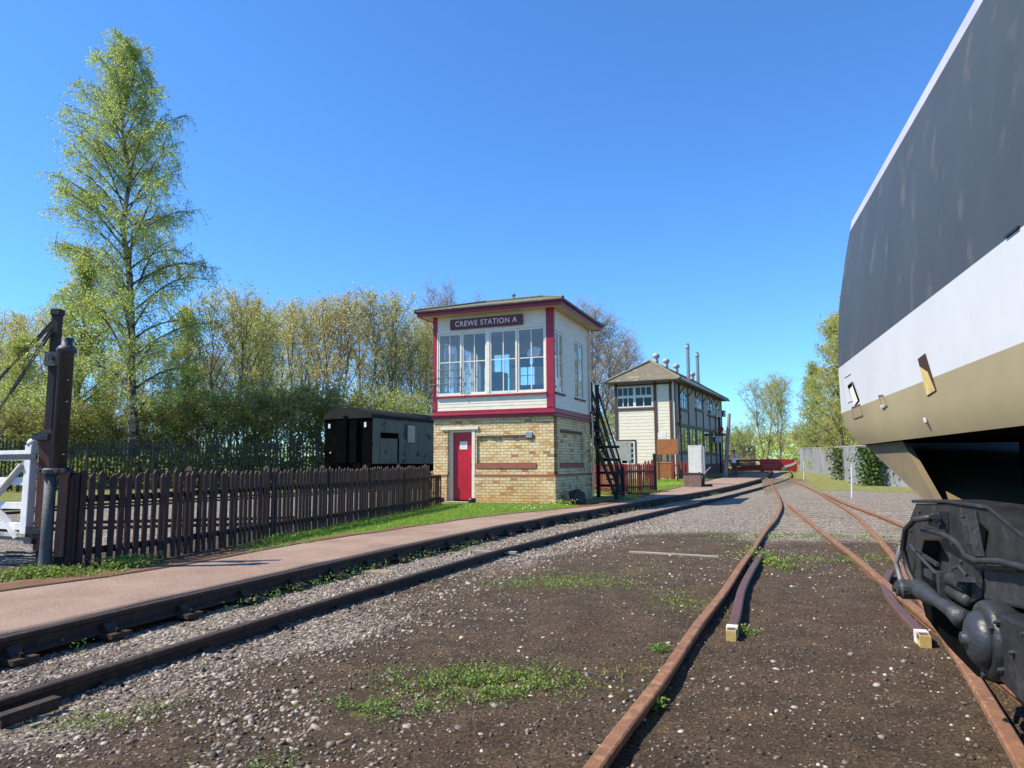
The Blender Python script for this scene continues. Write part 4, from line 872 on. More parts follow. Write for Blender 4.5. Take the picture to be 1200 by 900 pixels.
for y_, tp in ((12.5, 10.9), (19.0-1.6, 10.7)):
    mb = MB(); mb.lathe((-W2/2+.3, min(y_, L2-1), 7.4), Z3, [(.15, 0), (.15, tp-7.8), (.2, tp-7.79), (.2, tp-7.7), (.14, tp-7.6), (.14, tp-7.4)], 10); mb.build('flue', GREYM, rf)
# red picket fences -------------------------------------------------
def picket_fence(name, label, pts, sp, wd, hgt, mat, postmat, post_every, z0=0., rails=(.25, .85), point=.05, thick=.022, hole=None, posth=None, group=None, jit=.01, lean=0, double=False):
    f = empty(name, (pts[0][0], pts[0][1], 0), 0, label, 'fence', group); o0 = Vector((pts[0][0], pts[0][1], 0))
    P = smooth_line(pts, .05); Ls = np.r_[0, np.cumsum(np.hypot(*np.diff(P, axis=0).T))]; T_ = Ls[-1]
    def at(s_):
        x = np.interp(s_, Ls, P[:, 0]); y = np.interp(s_, Ls, P[:, 1]); return Vector((x, y, float(rise(y))+z0))-o0
    n_ = int(T_/sp)
    for i in range(n_+1):
        s_ = i*sp; c = at(s_); d = (at(min(s_+.1, T_))-at(max(s_-.1, 0))); d.z = 0; d.normalize(); nn = Vector((-d.y, d.x, 0))
        h = hgt+rnd.uniform(-jit, jit)*2; ww = wd*rnd.uniform(.93, 1.05); ln = d*rnd.uniform(-jit, jit)
        mb = MB(); mb.prism([(-ww/2, .03), (ww/2, .03), (ww/2, h-point), (0, h), (-ww/2, h-point)], c-nn*(thick/2)+ln, (d+Vector((0, 0, 0))), Z3+ln*.5, nn, thick); mb.build('picket', mat, f)
    for zz in rails:
        mb = MB(); k = max(2, int(T_/1.0))
        for i in range(k):
            a, b = at(T_*i/k), at(T_*(i+1)/k); d = (b-a).normalized(); nn = Vector((-d.y, d.x, 0)); mb.bar(a+Z3*zz+nn*(thick/2+.022), b+Z3*zz+nn*(thick/2+.022), .04, .08)
        mb.build('rail', postmat, f)
    k = max(1, round(T_/post_every))
    for i in range(k+1):
        a = at(T_*i/k); d = (at(min(T_*i/k+.1, T_))-at(max(T_*i/k-.1, 0))).normalized(); nn = Vector((-d.y, d.x, 0)); a = a+nn*(thick/2+.10)
        mb = MB(); mb.lathe(a-Z3*.2, Z3, [(.075, 0), (.075, .2+(posth or hgt)-.06), (.03, .2+(posth or hgt))], 4) ; mb.build('post', postmat, f)
    return f
picket_fence('picket_fence', 'long dark brown picket fence running from the iron posts to the brick signal box', [(-5.02, 8.18), (-4.62, 9.1), (-3.75, 12.6), (-2.90, 16.2), (-2.22, 19.1)], .122, .075, 1.16, PICKET, PICKET, 1.9, z0=-.04, point=.05, posth=1.22, jit=.017)
picket_fence('picket_fence', 'short low run of brown pickets between the long fence and the red door', [(-2.22, 19.3), (-2.02, 20.3)], .16, .06, .85, PICKET, PICKET, 1.0, z0=-.02)
picket_fence('picket_fence', 'red picket fence beside the black stair with a lawn behind it', [(3.95, 26.6), (4.5, 27.5), (5.75, 29.1)], .17, .10, 1.15, REDPICK, REDPICK, 1.05, posth=1.15)
picket_fence('picket_fence', 'far red picket fence before the door of the cream signal box', [(8.4, 45.2), (9.6, 44.8), (10.9, 44.3)], .20, .12, 1.15, REDPICK, REDPICK, 1.4, z0=.05)
picket_fence('picket_fence', 'red fence turning back behind the black stair', [(3.95, 26.6), (3.5, 28.6), (3.4, 30.5)], .19, .10, 1.15, REDPICK, REDPICK, 1.9)
mb = MB(); mb.bar((5.8, 29.15, -.1), (5.8, 29.15, 1.55), .12, .12); tag(mb.build('fence_post', BLKWOOD), 'tall dark post at the end of the red picket fence', 'post')
mb = MB(); mb.bar((4.12, 26.75, .1), (4.12, 26.75, 1.15), .16, .05); tag(mb.build('marker_board', BRIGHTRED), 'bright red upright board on the corner of the red picket fence', 'board')
t = empty('garden_gate', (9.35, 44.55, .14), 20, 'solid red brown gate in the far red fence', 'gate')
lbox(t, 'gate_board', ORANGEW, (-.55, .55, -.03, .03, .08, 1.0)); lbox(t, 'top_rail', M('pale_gate_rail', (.4, .26, .13), .6), (-.6, .6, -.05, .05, 1.002, 1.08)); lbox(t, 'gate_post', REDPICK, (-.7, -.58, -.06, .06, 0, 1.2), (.58, .7, -.06, .06, 0, 1.2))
# things around the cream box
t = empty('information_board', (7.05, 36.4, 0), 22, 'grey information board on posts in front of the lower window of the cream signal box', 'sign')
t.location = (5.75, 37.0, .05)
lbox(t, 'panel', M('grey_board_face', (.36, .37, .33), .6), (-.6, .42, -.04, .04, 1.25, 2.25)); lbox(t, 'side_panel', M('grey_board_edge', (.24, .25, .27), .6), (-.82, -.602, -.04, .04, 1.25, 2.22)); lbox(t, 'leg', GREYM, (-.55, -.47, -.03, .03, 0, 1.25)); lbox(t, 'leg', GREYM, (.30, .38, -.03, .03, 0, 1.25))
t = empty('notice_board', (9.15, 42.0, .10), 24, 'orange brown wooden notice board standing by the far red fence', 'sign')
lbox(t, 'board', ORANGEW, (-.62, .62, -.06, .06, 1.55, 2.45)); lbox(t, 'leg', BROWN, (-.6, -.5, -.05, .05, 0, 1.55)); lbox(t, 'leg', BROWN, (.5, .6, -.05, .05, 0, 1.55)); lbox(t, 'white_notice', WHITE, (-.55, -.05, -.05, .05, 2.452, 2.85))
t = empty('white_cabinet', (9.72, 37.6, .12), 20, 'tall white weathered cabinet beside the path before the cream signal box', 'cabinet')
lbox(t, 'body', M('chalky_white_cabinet', (.66, .64, .62), .6, (.5, .47, .45), 2.5), (-.42, .30, -.25, .25, .0, 1.95), bevel=.02); lbox(t, 'side_trim', GREYB, (.302, .40, -.22, .22, .05, 1.9)); lbox(t, 'door_panel', WHITE, (-.36, .24, -.265, -.252, .1, 1.85))
t = empty('planter_box', (8.62, 34.2, .02), 20, 'pinkish brown box planter at the edge of the path', 'planter')
lbox(t, 'box', M('pinkish_brown_board', (.24, .15, .12), .8), (-.42, .40, -.3, .3, 0, .62), bevel=.01); lbox(t, 'rim', BROWN, (-.45, .43, -.33, .33, .622, .67))
mb = MB(); mb.tube([(9.15, 34.4, .1), (9.2, 34.4, .55), (9.35, 34.45, .75), (9.55, 34.4, .95)], [.07, .06, .05, .03], 7); mb.tube([(9.2, 34.4, .55), (8.95, 34.4, .72)], [.05, .02], 6); mb.tube([(9.05, 34.4, .05), (9.6, 34.5, .08)], .07, 7)
tag(mb.build('water_pump', BLACKP), 'black crooked iron fitting beside the box planter', 'pump')

# ================================================================== iron gate posts, gate, stays
GP = empty('gate_post', (-5.24, 8.12, 0), 0, 'thick pitted black iron pipe post above a thinner grey green pipe', 'post')
mb = MB(); mb.lathe((0, 0, -.3), Z3, [(.085, 0), (.085, .33), (.07, .36), (.062, .62), (.060, 1.40)], 20); mb.build('lower_pipe', IRONGREY, GP, smooth=True)
mb = MB(); mb.lathe((.0, 0, 1.10), Z3, [(.085, 0), (.09, .01), (.092, .05), (.07, .07)], 20); mb.bar((-.16, 0, 1.14), (.16, 0, 1.14), .05, .06); mb.lathe((-.1, -.03, 1.14), (0, -1, 0), [(.02, 0), (.02, .05)], 8); mb.lathe((.1, -.03, 1.14), (0, -1, 0), [(.02, 0), (.02, .05)], 8); mb.build('clamp_ring', IRONGREY, GP)
mb = MB(); mb.lathe((.05, .06, 1.17), Z3, [(.080, 0), (.080, 1.33), (.104, 1.34), (.107, 1.375), (.080, 1.41), (.060, 1.42), (.060, 1.50), (.055, 1.51)], 24)
for zz in (.15, .75, 1.0): mb.lathe((.13, .0, 1.17+zz), (1, -.6, 0), [(.014, 0), (.014, .03)], 8)
mb.build('upper_pipe', IRON, GP, smooth=True)
mb = MB(); mb.bar((.135, .02, .18), (.145, .02, 1.13), .10, .035); mb.build('timber_strip', PLANKRED, GP)
mb = MB(); mb.bar((.20, .12, -.1), (.20, .12, 1.12), .10, .10); mb.build('timber_post', PICKET, GP)
SP = empty('gate_post', (-5.50, 8.45, 0), 0, 'slim square black timber post with a bolted collar, left of the iron pipe post', 'post')
lbox(SP, 'shaft', BLKWOOD, (-.045, .045, -.045, .045, -.2, 3.0), bevel=.006); lbox(SP, 'cap', BLKWOOD, (-.058, .058, -.058, .058, 3.0, 3.08), bevel=.01)
lbox(SP, 'collar', IRONGREY, (-.075, .075, -.075, .075, 2.38, 2.55)); mb = MB(); mb.bar((.0, -.02, 2.42), (.22, -.1, 2.42), .06, .05); mb.lathe((.02, -.08, 2.48), (0, -1, 0), [(.03, 0), (.03, .03)], 8); mb.build('collar_arm', IRON, SP)
lbox(SP, 'timber_facing', PLANKRED, (-.05, .075, -.09, -.057, .22, 1.62)); lbox(SP, 'hinge_bracket', IRON, (-.12, .06, -.13, -.058, 1.50, 1.58), (-.12, .06, -.13, -.092, .42, .5))
GT = empty('crossing_gate', (-5.64, 8.42, 0), 24, 'white five bar railway crossing gate with iron top strap, cut by the left edge', 'gate')
lbox(GT, 'stile', GATEW, (-.12, 0, -.045, .045, .30, 1.44), bevel=.01); mb = MB(); mb.lathe((-.06, 0, 1.44), Z3, [(.058, 0), (.055, .04), (.03, .07), (.005, .08)], 12); mb.build('stile_top', GATEW, GT, smooth=True)
GL = -2.3
for i, (a, b) in enumerate(((1.26, 1.38), (.97, 1.06), (.69, .77), (.45, .53), )): lbox(GT, 'bar', GATEW, (GL, -.12, -.03, .03, a, b), bevel=.004)
lbox(GT, 'far_stile', GATEW, (GL-.1, GL, -.045, .045, .30, 1.44))
mb = MB(); mb.bar((-.13, -.042, 1.22), (-1.15, -.042, .40), .09, .022); mb.build('brace', GATEW, GT)
mb = MB(); mb.bar((-.13, -.044, .36), (-.95, -.044, .98), .09, .022); mb.build('brace', GATEW, GT)
mb = MB(); mb.bar((-1.15, -.042, .36), (-2.28, -.042, 1.22), .09, .022); mb.build('brace', GATEW, GT)
lbox(GT, 'iron_strap', IRON, (GL, .10, -.05, -.032, 1.275, 1.335)); lbox(GT, 'bottom_rail', M('stained_white_rail', (.5, .48, .42), .6, (.2, .17, .14), 14), (GL, .0, -.05, .05, .335, .415)); lbox(GT, 'bottom_iron', IRON, (GL, .12, -.06, -.051, .345, .375), (.0, .14, -.06, .0, .30, .36))
mb = MB()
for k_, (zx, dx) in enumerate(((2.93, -2.1), (2.88, -2.1), (2.86, -1.15), (2.80, -1.1))):
    mb.tube([(.18, .0, zx), (dx, -.02*k_, 1.40)], .006, 6); a = Vector((.18, 0, zx)); b = Vector((dx, -.02*k_, 1.40)); mb.tube([a.lerp(b, .35), a.lerp(b, .52)], .013, 6); mb.tube([a.lerp(b, .02), a.lerp(b, .12)], .014, 6)
mb.build('stay_rod', IRON, GT)
mb = MB(); mb.tube([(-9.5, 9.35, .12), (-5.45, 9.15, .10)], .018, 6); mb.tube([(-9.5, 9.15, .10), (-5.45, 8.98, .08)], .018, 6); mb.tube([(-9.5, 9.6, .34), (-5.9, 9.0, .30)], .012, 6)
for xx in (-8.2, -6.9, -5.7): mb.box(xx-.08, xx+.08, 8.9, 9.4, -.05, .08)
tag(mb.build('point_rodding', IRONGREY), 'iron rodding lying on the ballast behind the white gate', 'rods')
# sidings behind the fence
def straight_track(label, a, b, z=.06):
    t = empty('railway_track', (0, 0, 0), 0, label, 'railway track'); a = Vector(a+(0,)); b = Vector(b+(0,)); d = (b-a).normalized(); n_ = Vector((d.y, -d.x, 0))
    for s_ in (-.75, .75):
        mb = MB(); rail_mesh(mb, [tuple((a+n_*s_)[:2]), tuple(((a+b)/2+n_*s_)[:2]), tuple((b+n_*s_)[:2])], z, step=2); mb.build('rail', RUSTD, t)
    for i in range(int((b-a).length/.75)):
        c = a+d*(.4+i*.75); mb = MB(); mb.bar(c-n_*1.25-Z3*.12, c+n_*1.25-Z3*.12, .25, .12); mb.build('sleeper', TIMBER, t)
    return t
straight_track('siding crossing behind the brown picket fence', (-22, 10.8), (-4.6, 15.2))
straight_track('siding under the dark van behind the fence', (-16.5, 11.5), (-1.0, 43.5))
PF = []
def palisade(label, pts, h=2.4, name='palisade_fence', mat=PALIS, z0=0, panel=2.75):
    f = empty(name, (pts[0][0], pts[0][1], z0), 0, label, 'fence')
    for a, b in zip(pts[:-1], pts[1:]):
        a = Vector((a[0]-pts[0][0], a[1]-pts[0][1], 0)); b = Vector((b[0]-pts[0][0], b[1]-pts[0][1], 0)); T_ = (b-a).length; d = (b-a)/T_; nn = Vector((-d.y, d.x, 0)); k = round(T_/panel)
        for i in range(k):
            p0 = a+d*(T_*i/k); p1 = a+d*(T_*(i+1)/k); mb = MB(); m_ = int((p1-p0).length/.155)
            for j in range(m_):
                c = p0+d*(.08+j*.155); hh = h+rnd.uniform(-.03, .02); mb.prism([(-.033, .05), (.033, .05), (.033, hh-.1), (0, hh), (-.033, hh-.1)], c, d, Z3+d*rnd.uniform(-.01, .01), nn, .012)
            for zz in (.4, h-.4): mb.bar(p0+Z3*zz+nn*.03, p1+Z3*zz+nn*.03, .03, .05)
            mb.build('fence_panel', mat, f); mb = MB(); mb.bar(p0+nn*.08, p0+nn*.08+Z3*(h-.1), .09, .06); mb.build('post', mat, f)
    return f
palisade('tall dark green palisade fence in front of the trees on the left', [(-44, 27), (-20, 33.5), (-6.5, 37.5)])
# ================================================================== dark parcels van
WG = empty('parcels_van', (-6.50, 33.0, .05), 26.0, 'old grey green railway van with black end behind the picket fence', 'railway van')
LV, WV = 13.5, 2.75
mb = MB(); mb.box(-WV, 0, 0, LV, 1.15, 3.30); mb.build('body', WAGON, WG)
lbox(WG, 'end_wall', WAGD, (-WV-.02, .02, -.05, -.002, .95, 3.28)); 
pr_ = [(-WV-.08, 3.28)]+[(-WV/2-(WV/2+.08)*math.cos(a), 3.30+.50*math.sin(a)) for a in np.linspace(.05, math.pi-.05, 14)]+[(.08, 3.28)]
mb = MB(); mb.prism(pr_, (0, -.12, 0), X3, Z3, Y3, LV+.24); mb.build('roof', WROOF, WG, smooth=False)
mb = MB(); mb.box(-2.0, -.75, -.20, -.05, 1.2, 3.2); mb.box(-WV/2-.1, -WV/2+.1, -.28, -.2, 1.2, 3.4); mb.build('gangway', WAGD, WG)
lbox(WG, 'lamp_panel', LENS, (-2.55, -2.43, -.07, -.051, 2.85, 3.05)); lbox(WG, 'lamp_panel', LENS, (-.42, -.30, -.07, -.051, 2.85, 3.08)); lbox(WG, 'end_lamp', LENS, (-2.42, -2.36, -.07, -.051, 1.65, 1.72)); lbox(WG, 'end_lamp', LENS, (-.72, -.66, -.07, -.051, 3.30, 3.36))
lbox(WG, 'side_door', WAGON, (.002, .03, .6, 2.0, 1.2, 2.5)); lbox(WG, 'door_header', WAGD, (.032, .04, .62, 2.05, 2.35, 2.62), (.032, .04, 1.98, 2.10, 1.2, 2.35)); 
for y_ in (2.85, 7.6): 
    f_ = lbox(WG, 'window', BLACKP, (.002, .02, y_-.06, y_+.72, 2.15, 3.10)); lbox(f_, 'pane', M('dusty_van_pane', (.30, .32, .28), .3) if y_ < 3 else bpy.data.materials['dusty_van_pane'], (.022, .03, y_, y_+.66, 2.2, 3.05))
lbox(WG, 'underframe', UNDER, (-WV+.2, -.2, .1, LV-.1, .75, 1.148), (-WV-.0, .02, -.04, LV, 1.0, 1.146)); 
for y_ in (2.0, 3.8, 9.7, 11.5):
    for xx in (-.60, -2.10):
        mb = MB(); mb.lathe((xx-.06, y_, .50), X3, [(.1, -.08), (.44, -.02), (.46, 0), (.46, .12), (.40, .13), (.1, .16)], 20); mb.build('wheel', WAGD, WG)
for xx in (-.5, -2.25):
    mb = MB(); mb.lathe((xx, -.05, 1.02), -Y3, [(.09, 0), (.09, .35), (.2, .36), (.2, .42)], 12); mb.build('buffer', WAGD, WG)
# ================================================================== right side: fence, stakes, signals
CF = empty('corrugated_fence', (17.8, 34.0, 0), 0, 'long grey corrugated steel fence on the right with ivy on it', 'fence')
cp = [(19.0, 30.5, -.05), (17.8, 36.0, .02), (19.9, 43.0, .10), (22.8, 52.0, .25), (25.6, 63.5, .40)]
def corr(a, b, h=1.95):
    a = Vector(a); b = Vector(b); d = b-a; T_ = math.hypot(d.x, d.y); n_ = Vector((-d.y, d.x, 0)).normalized(); k = round(T_/2.2)
    for i in range(k):
        mb = MB(); m_ = 14; prof = []
        for j in range(m_+1):
            t_ = (i+j/m_)/k; p = a+d*t_; o2 = (0, .035, .035, 0)[j % 4] if 1 else 0; prof.append((p+n_*o2))
        hh = h+rnd.uniform(-.03, .03); dr = rnd.uniform(-.02, .02)
        mb.add([p-Z3*.05 for p in prof]+[p+Z3*(hh+dr*q) for q, p in enumerate(prof)][:] if 0 else [p-Z3*.05 for p in prof]+[p+Z3*hh for p in prof], [(q, q+1, m_+1+q+1, m_+1+q) for q in range(m_)])
        o = mb.build('fence_sheet', GREYF, CF); o.location = (-17.8, -34.0, 0)
        sm = o.modifiers.new('thickness', 'SOLIDIFY'); sm.thickness = .012
        mb = MB(); p = a+d*(i/k); mb.bar(p+n_*.05-Z3*.1, p+n_*.05+Z3*(hh+.0), .05, .03); o = mb.build('post', GREYB, CF); o.location = (-17.8, -34.0, 0)
    mb = MB(); mb.bar(a+Z3*(h+.03), b+Z3*(h+.03), .09, .05); o = mb.build('coping', GREYB, CF); o.location = (-17.8, -34.0, 0)
for a, b in zip(cp[:-1], cp[1:]): corr(a, b)
for (px_, py_, h_, lab) in ((11.15, 23.6, 1.0, 'white leaning stake in the grass nearest the train nose'), (17.9, 44.0, 1.05, 'white stake in the far grass by the turnout')):
    mb = MB(); mb.bar((px_, py_, float(rise(py_))-.05), (px_+.05, py_, float(rise(py_))+h_), .045, .045); mb.bar((px_+.046, py_, float(rise(py_))+h_*.98), (px_+.055, py_, float(rise(py_))+h_+.12), .03, .03); tag(mb.build('marker_stake', WHITE), lab, 'stake')
def ivy(cx, cy, z0, z1, n_, lab):
    zz = rng.random(n_)**.8*(z1-z0)+z0; x = cx+rng.normal(0, .28, n_)*(1.3-zz/z1*.6); y = cy+rng.normal(0, .45, n_); tag(cards('ivy', np.stack([x-.12, y-.1, zz], -1), rng.uniform(.08, .2, n_), IVY, aspect=.8), lab, 'ivy', kind='stuff')
ivy(20.0, 43.3, .1, 2.0, 1500, 'ivy climbing the middle of the grey fence'); ivy(17.75, 35.3, .0, 1.9, 2200, 'ivy mass on the grey fence beside the train nose')
def sig(name, x, y, z, h, label, arm=None, back=False):
    t = empty(name, (x, y, z), 10, label, 'signal'); mb = MB(); mb.lathe((0, 0, 0), Z3, [(.12, 0), (.12, h-.3), (.08, h-.2), (.08, h)], 10); mb.build('post', WHITE, t)
    if back:
        lbox(t, 'backing_board', BLACKP, (.18, .95, -.06, .06, h-2.0, h-.1), bevel=.03)
        for zz in (h-.5, h-1.0, h-1.5): mb = MB(); mb.lathe((.56, -.06, zz), -Y3, [(.13, 0), (.15, .2), (.14, .2), (.1, .02)], 12); mb.build('lamp_hood', BLACKP, t)
        lbox(t, 'ladder', WHITE, (-.25, -.2, -.05, .05, 0, h), (-.45, -.4, -.05, .05, 0, h-.2))
    else:
        lbox(t, 'ladder', GREYM, (.14, .18, -.05, .05, .0, h*.8), (.34, .38, -.05, .05, .0, h*.8)); lbox(t, 'cross_arm', WHITE, (-.22, .22, -.04, .04, h*.72, h*.76), (-.15, .15, -.04, .04, h*.9, h*.93))
    return t
sig('railway_signal', 28.0, 64, .4, 3.9, 'white signal post with dark backing board showing above the grey fence', back=True)
sig('railway_signal', 25.2, 54, .3, 3.55, 'plain white signal post in the middle above the grey fence'); sig('railway_signal', 24.9, 51, .3, 3.6, 'slender white signal post with ladder nearest the train nose')
# left of the crossing: leaning pole, person, hut, small signal
mb = MB(); mb.tube([(14.15, 47.6, .05), (14.75, 48.2, 4.45)], [.16, .12], 8); tag(mb.build('leaning_pole', M('bleached_pole', (.30, .26, .21), .9, stretch=(1, 1, .2))), 'bleached timber pole leaning beside the person at the far end of the cream signal box', 'pole')
t = empty('hut', (19.9, 73, .45), 24, 'small cream hut half hidden behind the cream signal box', 'hut'); t.scale = (.55, .55, .8)
mb = MB(); mb.prism([(-1.2, 0), (1.3, 0), (1.3, 2.3), (.05, 3.1), (-1.2, 2.3)], (0, 0, 0), X3, Z3, Y3, 3); mb.build('wall', CREAM, t); mb = MB(); mb.bar((-1.5, 1.5, 2.15), (.05, 1.5, 3.2), 3.3, .06, up=(0, 1, 0)); mb.bar((.05, 1.5, 3.2), (1.6, 1.5, 2.15), 3.3, .08, up=(0, 1, 0)); mb.build('roof', BROWN, t); lbox(t, 'door', BROWN, (.2, .9, -.03, -.002, 0, 1.9))
t = empty('ground_signal', (17.2, 59, .3), 20, 'small signal with white arm and red disc past the end of the cream signal box', 'signal')
lbox(t, 'post', BLKWOOD, (-.08, .08, -.08, .08, 0, 5.2)); lbox(t, 'arm', WHITE, (-.1, .55, -.12, -.082, 4.6, 5.15)); lbox(t, 'arm_band', BLACKP, (.25, .38, -.13, -.122, 4.6, 5.15)); mb = MB(); mb.lathe((.1, -.1, 3.6), -Y3, [(.24, 0), (.24, .05)], 18); mb.build('red_disc', BRIGHTRED, t); lbox(t, 'lamp_case', WHITE, (-.35, .1, -.3, -.09, 2.5, 3.0)); lbox(t, 'lower_arm', M('faded_red_arm', (.30, .06, .05), .6), (-.3, .5, -.14, -.09, 3.05, 3.25))
# red barriers, distant train
t = empty('works_barrier', (22.9, 62, .36), 4, 'red plastic barrier panel with a white swoosh closing the track', 'barrier')
lbox(t, 'panel', BARR, (-1.4, 1.75, -.03, .03, .05, 1.05)); mb = MB()
sw_ = [(.35, .08), (.70, .08), (.85, .34), (1.30, .46), (1.68, .66), (1.68, 1.02), (1.50, .74), (1.12, .62), (.65, .50), (.45, .30)]; mb.prism(sw_, (0, -.034, 0), X3, Z3, -Y3, .006); mb.build('white_swoosh', WHITE, t)
lbox(t, 'pale_stripe', M('faded_pink_stripe', (.6, .28, .25), .6), (-.7, .1, -.036, -.031, .80, .84), (-1.1, .2, -.036, -.031, .55, .59), (-1.1, .1, -.036, -.031, .35, .39)); lbox(t, 'foot', BLACKP, (-1.3, -1.1, -.25, .25, -.02, .05)); lbox(t, 'foot', BLACKP, (1.4, 1.6, -.25, .25, -.02, .05))
for i, (a, b, lab) in enumerate((((16.6, 60), (19.2, 62.5), 'left red barrier behind the person'), ((19.2, 62.5), (21.5, 62), 'middle red barrier drooping towards the track'))):
    a = Vector((*a, .36)); b = Vector((*b, .36)); t = empty('works_barrier', a, 0, lab, 'barrier'); d = (b-a)
    for nm, z0_, z1_ in (('top_rail', .85, 1.02), ('mid_rail', .45, .55), ('bottom_rail', .05, .18)):
        mb = MB(); mb.bar(Z3*(z0_+z1_)/2, d+Z3*(z0_+z1_)/2, .05, z1_-z0_); mb.build(nm, BARR, t)
    for q in (0, .33, .66, 1): mb = MB(); mb.bar(d*q, d*q+Z3*1.02, .06, .06); mb.build('upright', BARR, t)
    mb = MB(); n_ = Vector((-d.y, d.x, 0)).normalized(); mb.prism([(0, .18), (1, .18), (1, .5-.3*(i == 0)), (0, .5-.1*i)], n_*.02, d, Z3, n_, .01); mb.build('mesh_infill', M('red_mesh_%d' % i, (.40, .05, .045), .7), t)
t = empty('distant_train', (40.8, 124, .2), 17, 'distant purple train front with a dark windscreen beyond the red barriers', 'train')
mb = MB(); mb.prism([(-1.4, .9), (1.4, .9), (1.4, 3.4), (1.15, 3.75), (.6, 3.9), (-.6, 3.9), (-1.15, 3.75), (-1.4, 3.4)], (0, 0, 0), X3, Z3, Y3, 18); mb.build('body', PURPLE, t)
lbox(t, 'windscreen', M('black_windscreen', (.01, .012, .02), .15), (-1.25, 1.25, -.03, -.002, 2.5, 3.45)); lbox(t, 'screen_divider', WHITE, (-1.0, -.55, -.05, -.032, 2.95, 3.3), (-.25, .2, -.05, -.032, 2.95, 3.3), (.6, .85, -.05, -.032, 2.85, 3.35))
lbox(t, 'headlight', LENS, (-.1, .1, -.05, -.002, 1.6, 2.0)); lbox(t, 'buffer_beam', BLACKP, (-1.3, 1.3, -.1, 17.8, .3, .898))
# distant houses or sheds among the trees
for (x_, y_, w_, h_, azb, lab, mt) in ((30.5, 140, 6, 4.5, 15, 'pale shed far behind the distant train', CREAM), (-34, 62, 10, 4.5, -10, 'low grey shed roof glimpsed through the trees on the left', GREYF)):
    t = empty('shed', (x_, y_, 0), azb, lab, 'shed'); mb = MB(); mb.box(-w_/2, w_/2, 0, 5, 0, h_*.75); mb.build('wall', mt, t); mb = MB(); mb.prism([(-w_/2-.3, h_*.75), (w_/2+.3, h_*.75), (0, h_)], (0, -.3, 0), X3, Z3, Y3, 5.6); mb.build('roof', GREYB, t)
    lbox(t, 'door', BROWN, (-.8, .8, -.04, -.002, 0, 2.2))
#@@PART3
# ================================================================== the train on the right
TR = empty('train_car', (1.6, 2.4, 0), 16, 'towering dark blue grey, white and gold train car filling the right edge', 'train')
# body side profile: (inward offset, height, length of nose at this height)
prof = [(.030, 1.306, 2.46), (.010, 1.36, 2.62), (.0, 1.44, 2.80), (.0, 1.545, 2.95), (.0, 1.875, 2.965), (.006, 2.05, 2.97), (.030, 2.35, 2.965), (.075, 2.66, 2.90), (.110, 2.860, 2.85), (.124, 2.935, 2.83), (.19, 3.03, 2.72), (.42, 3.13, 2.45), (.80, 3.19, 2.1), (1.2, 3.20, 1.9)]
def prof_at(z0, z1):
    return [p for p in prof if z0-1e-6 <= p[1] <= z1+1e-6]
LB = 11.0
ys = [-LB, -8, -5, -3, -2, -1, -.5, 0, .5, 1.0, 1.5, 1.9, 2.2]
def side(name, z0, z1, mat, parent, proud=0):
    P = prof_at(z0, z1); mb = MB(); cols = []
    for (o, z, v) in P:
        row = [(o-proud, y) for y in ys if y < v-.12]+[(o-proud, v-.10), (o-proud+.006, v-.06), (o-proud+.02, v-.025), (o-proud+.05, v-.006), (o-proud+.10, v), (o+.4, v+.03), (o+1.2, v+.05)]
        row = row[:len([1 for y in ys if y < 2.72-.12 and y < 2.2])] if 0 else row
        cols.append([(x, y, z) for x, y in row])
    n_ = min(len(c) for c in cols)
    cols = [c[:len([0 for q in c])] for c in cols]
    cols = [[c[int(round(i*(len(c)-1)/(n_-1)))] if len(c) != n_ else c[i] for i in range(n_)] for c in cols]
    V = [p for c in cols for p in c]; F = [(i*n_+j, (i+1)*n_+j, (i+1)*n_+j+1, i*n_+j+1) for i in range(len(cols)-1) for j in range(n_-1)]
    mb.add(V, F); o = mb.build(name, mat, parent, smooth=True); return o
ys = [y for y in ys if y < 1.7]
side('gold_lower_side', 1.306, 1.545, LGOLD, TR); side('white_band', 1.545, 1.875, LWHITE, TR); side('dark_upper_side', 1.875, 2.860, LBLUE, TR); side('cantrail_strip', 2.860, 2.935, LSTRIP, TR, .0); side('roof', 2.935, 3.20, LSTRIP, TR)
# dark body core behind the skin: the far side, underside and front bulkhead
mb = MB(); mb.box(.14, 2.35, -LB, 2.36, 1.312, 2.85); mb.build('body_core', UNDER, TR)
mb = MB(); mb.box(.45, 2.2, -LB, .55, .62, 1.310); mb.box(.62, 2.0, .552, 1.5, .80, 1.308); mb.build('underframe', UNDER, TR)
mb = MB(); mb.box(2.352, 2.42, -LB, 2.5, 1.306, 2.9); mb.build('far_side', LBLUE, TR)
# skirt below the nose
mb = MB(); A = [(.075, 2.46, 1.305), (.075, 1.47, 1.305), (.10, .90, .945), (.10, .80, .905)]
mb.add([(x, y, z) for x, y, z in A]+[(x+.03, y, z) for x, y, z in A], [(0, 1, 2, 3), (7, 6, 5, 4), (0, 4, 5, 1), (1, 5, 6, 2), (2, 6, 7, 3), (3, 7, 4, 0)])
Bq = [(.106, 2.46, 1.304), (1.25, 2.56, 1.304), (1.25, .90, .905), (.131, .80, .905)]; mb.add(Bq+[(x, y-.03, z+.002) for x, y, z in Bq], [(0, 1, 2, 3), (7, 6, 5, 4), (0, 4, 5, 1), (1, 5, 6, 2), (2, 6, 7, 3), (3, 7, 4, 0)])
mb.build('nose_skirt', LGOLDD, TR)
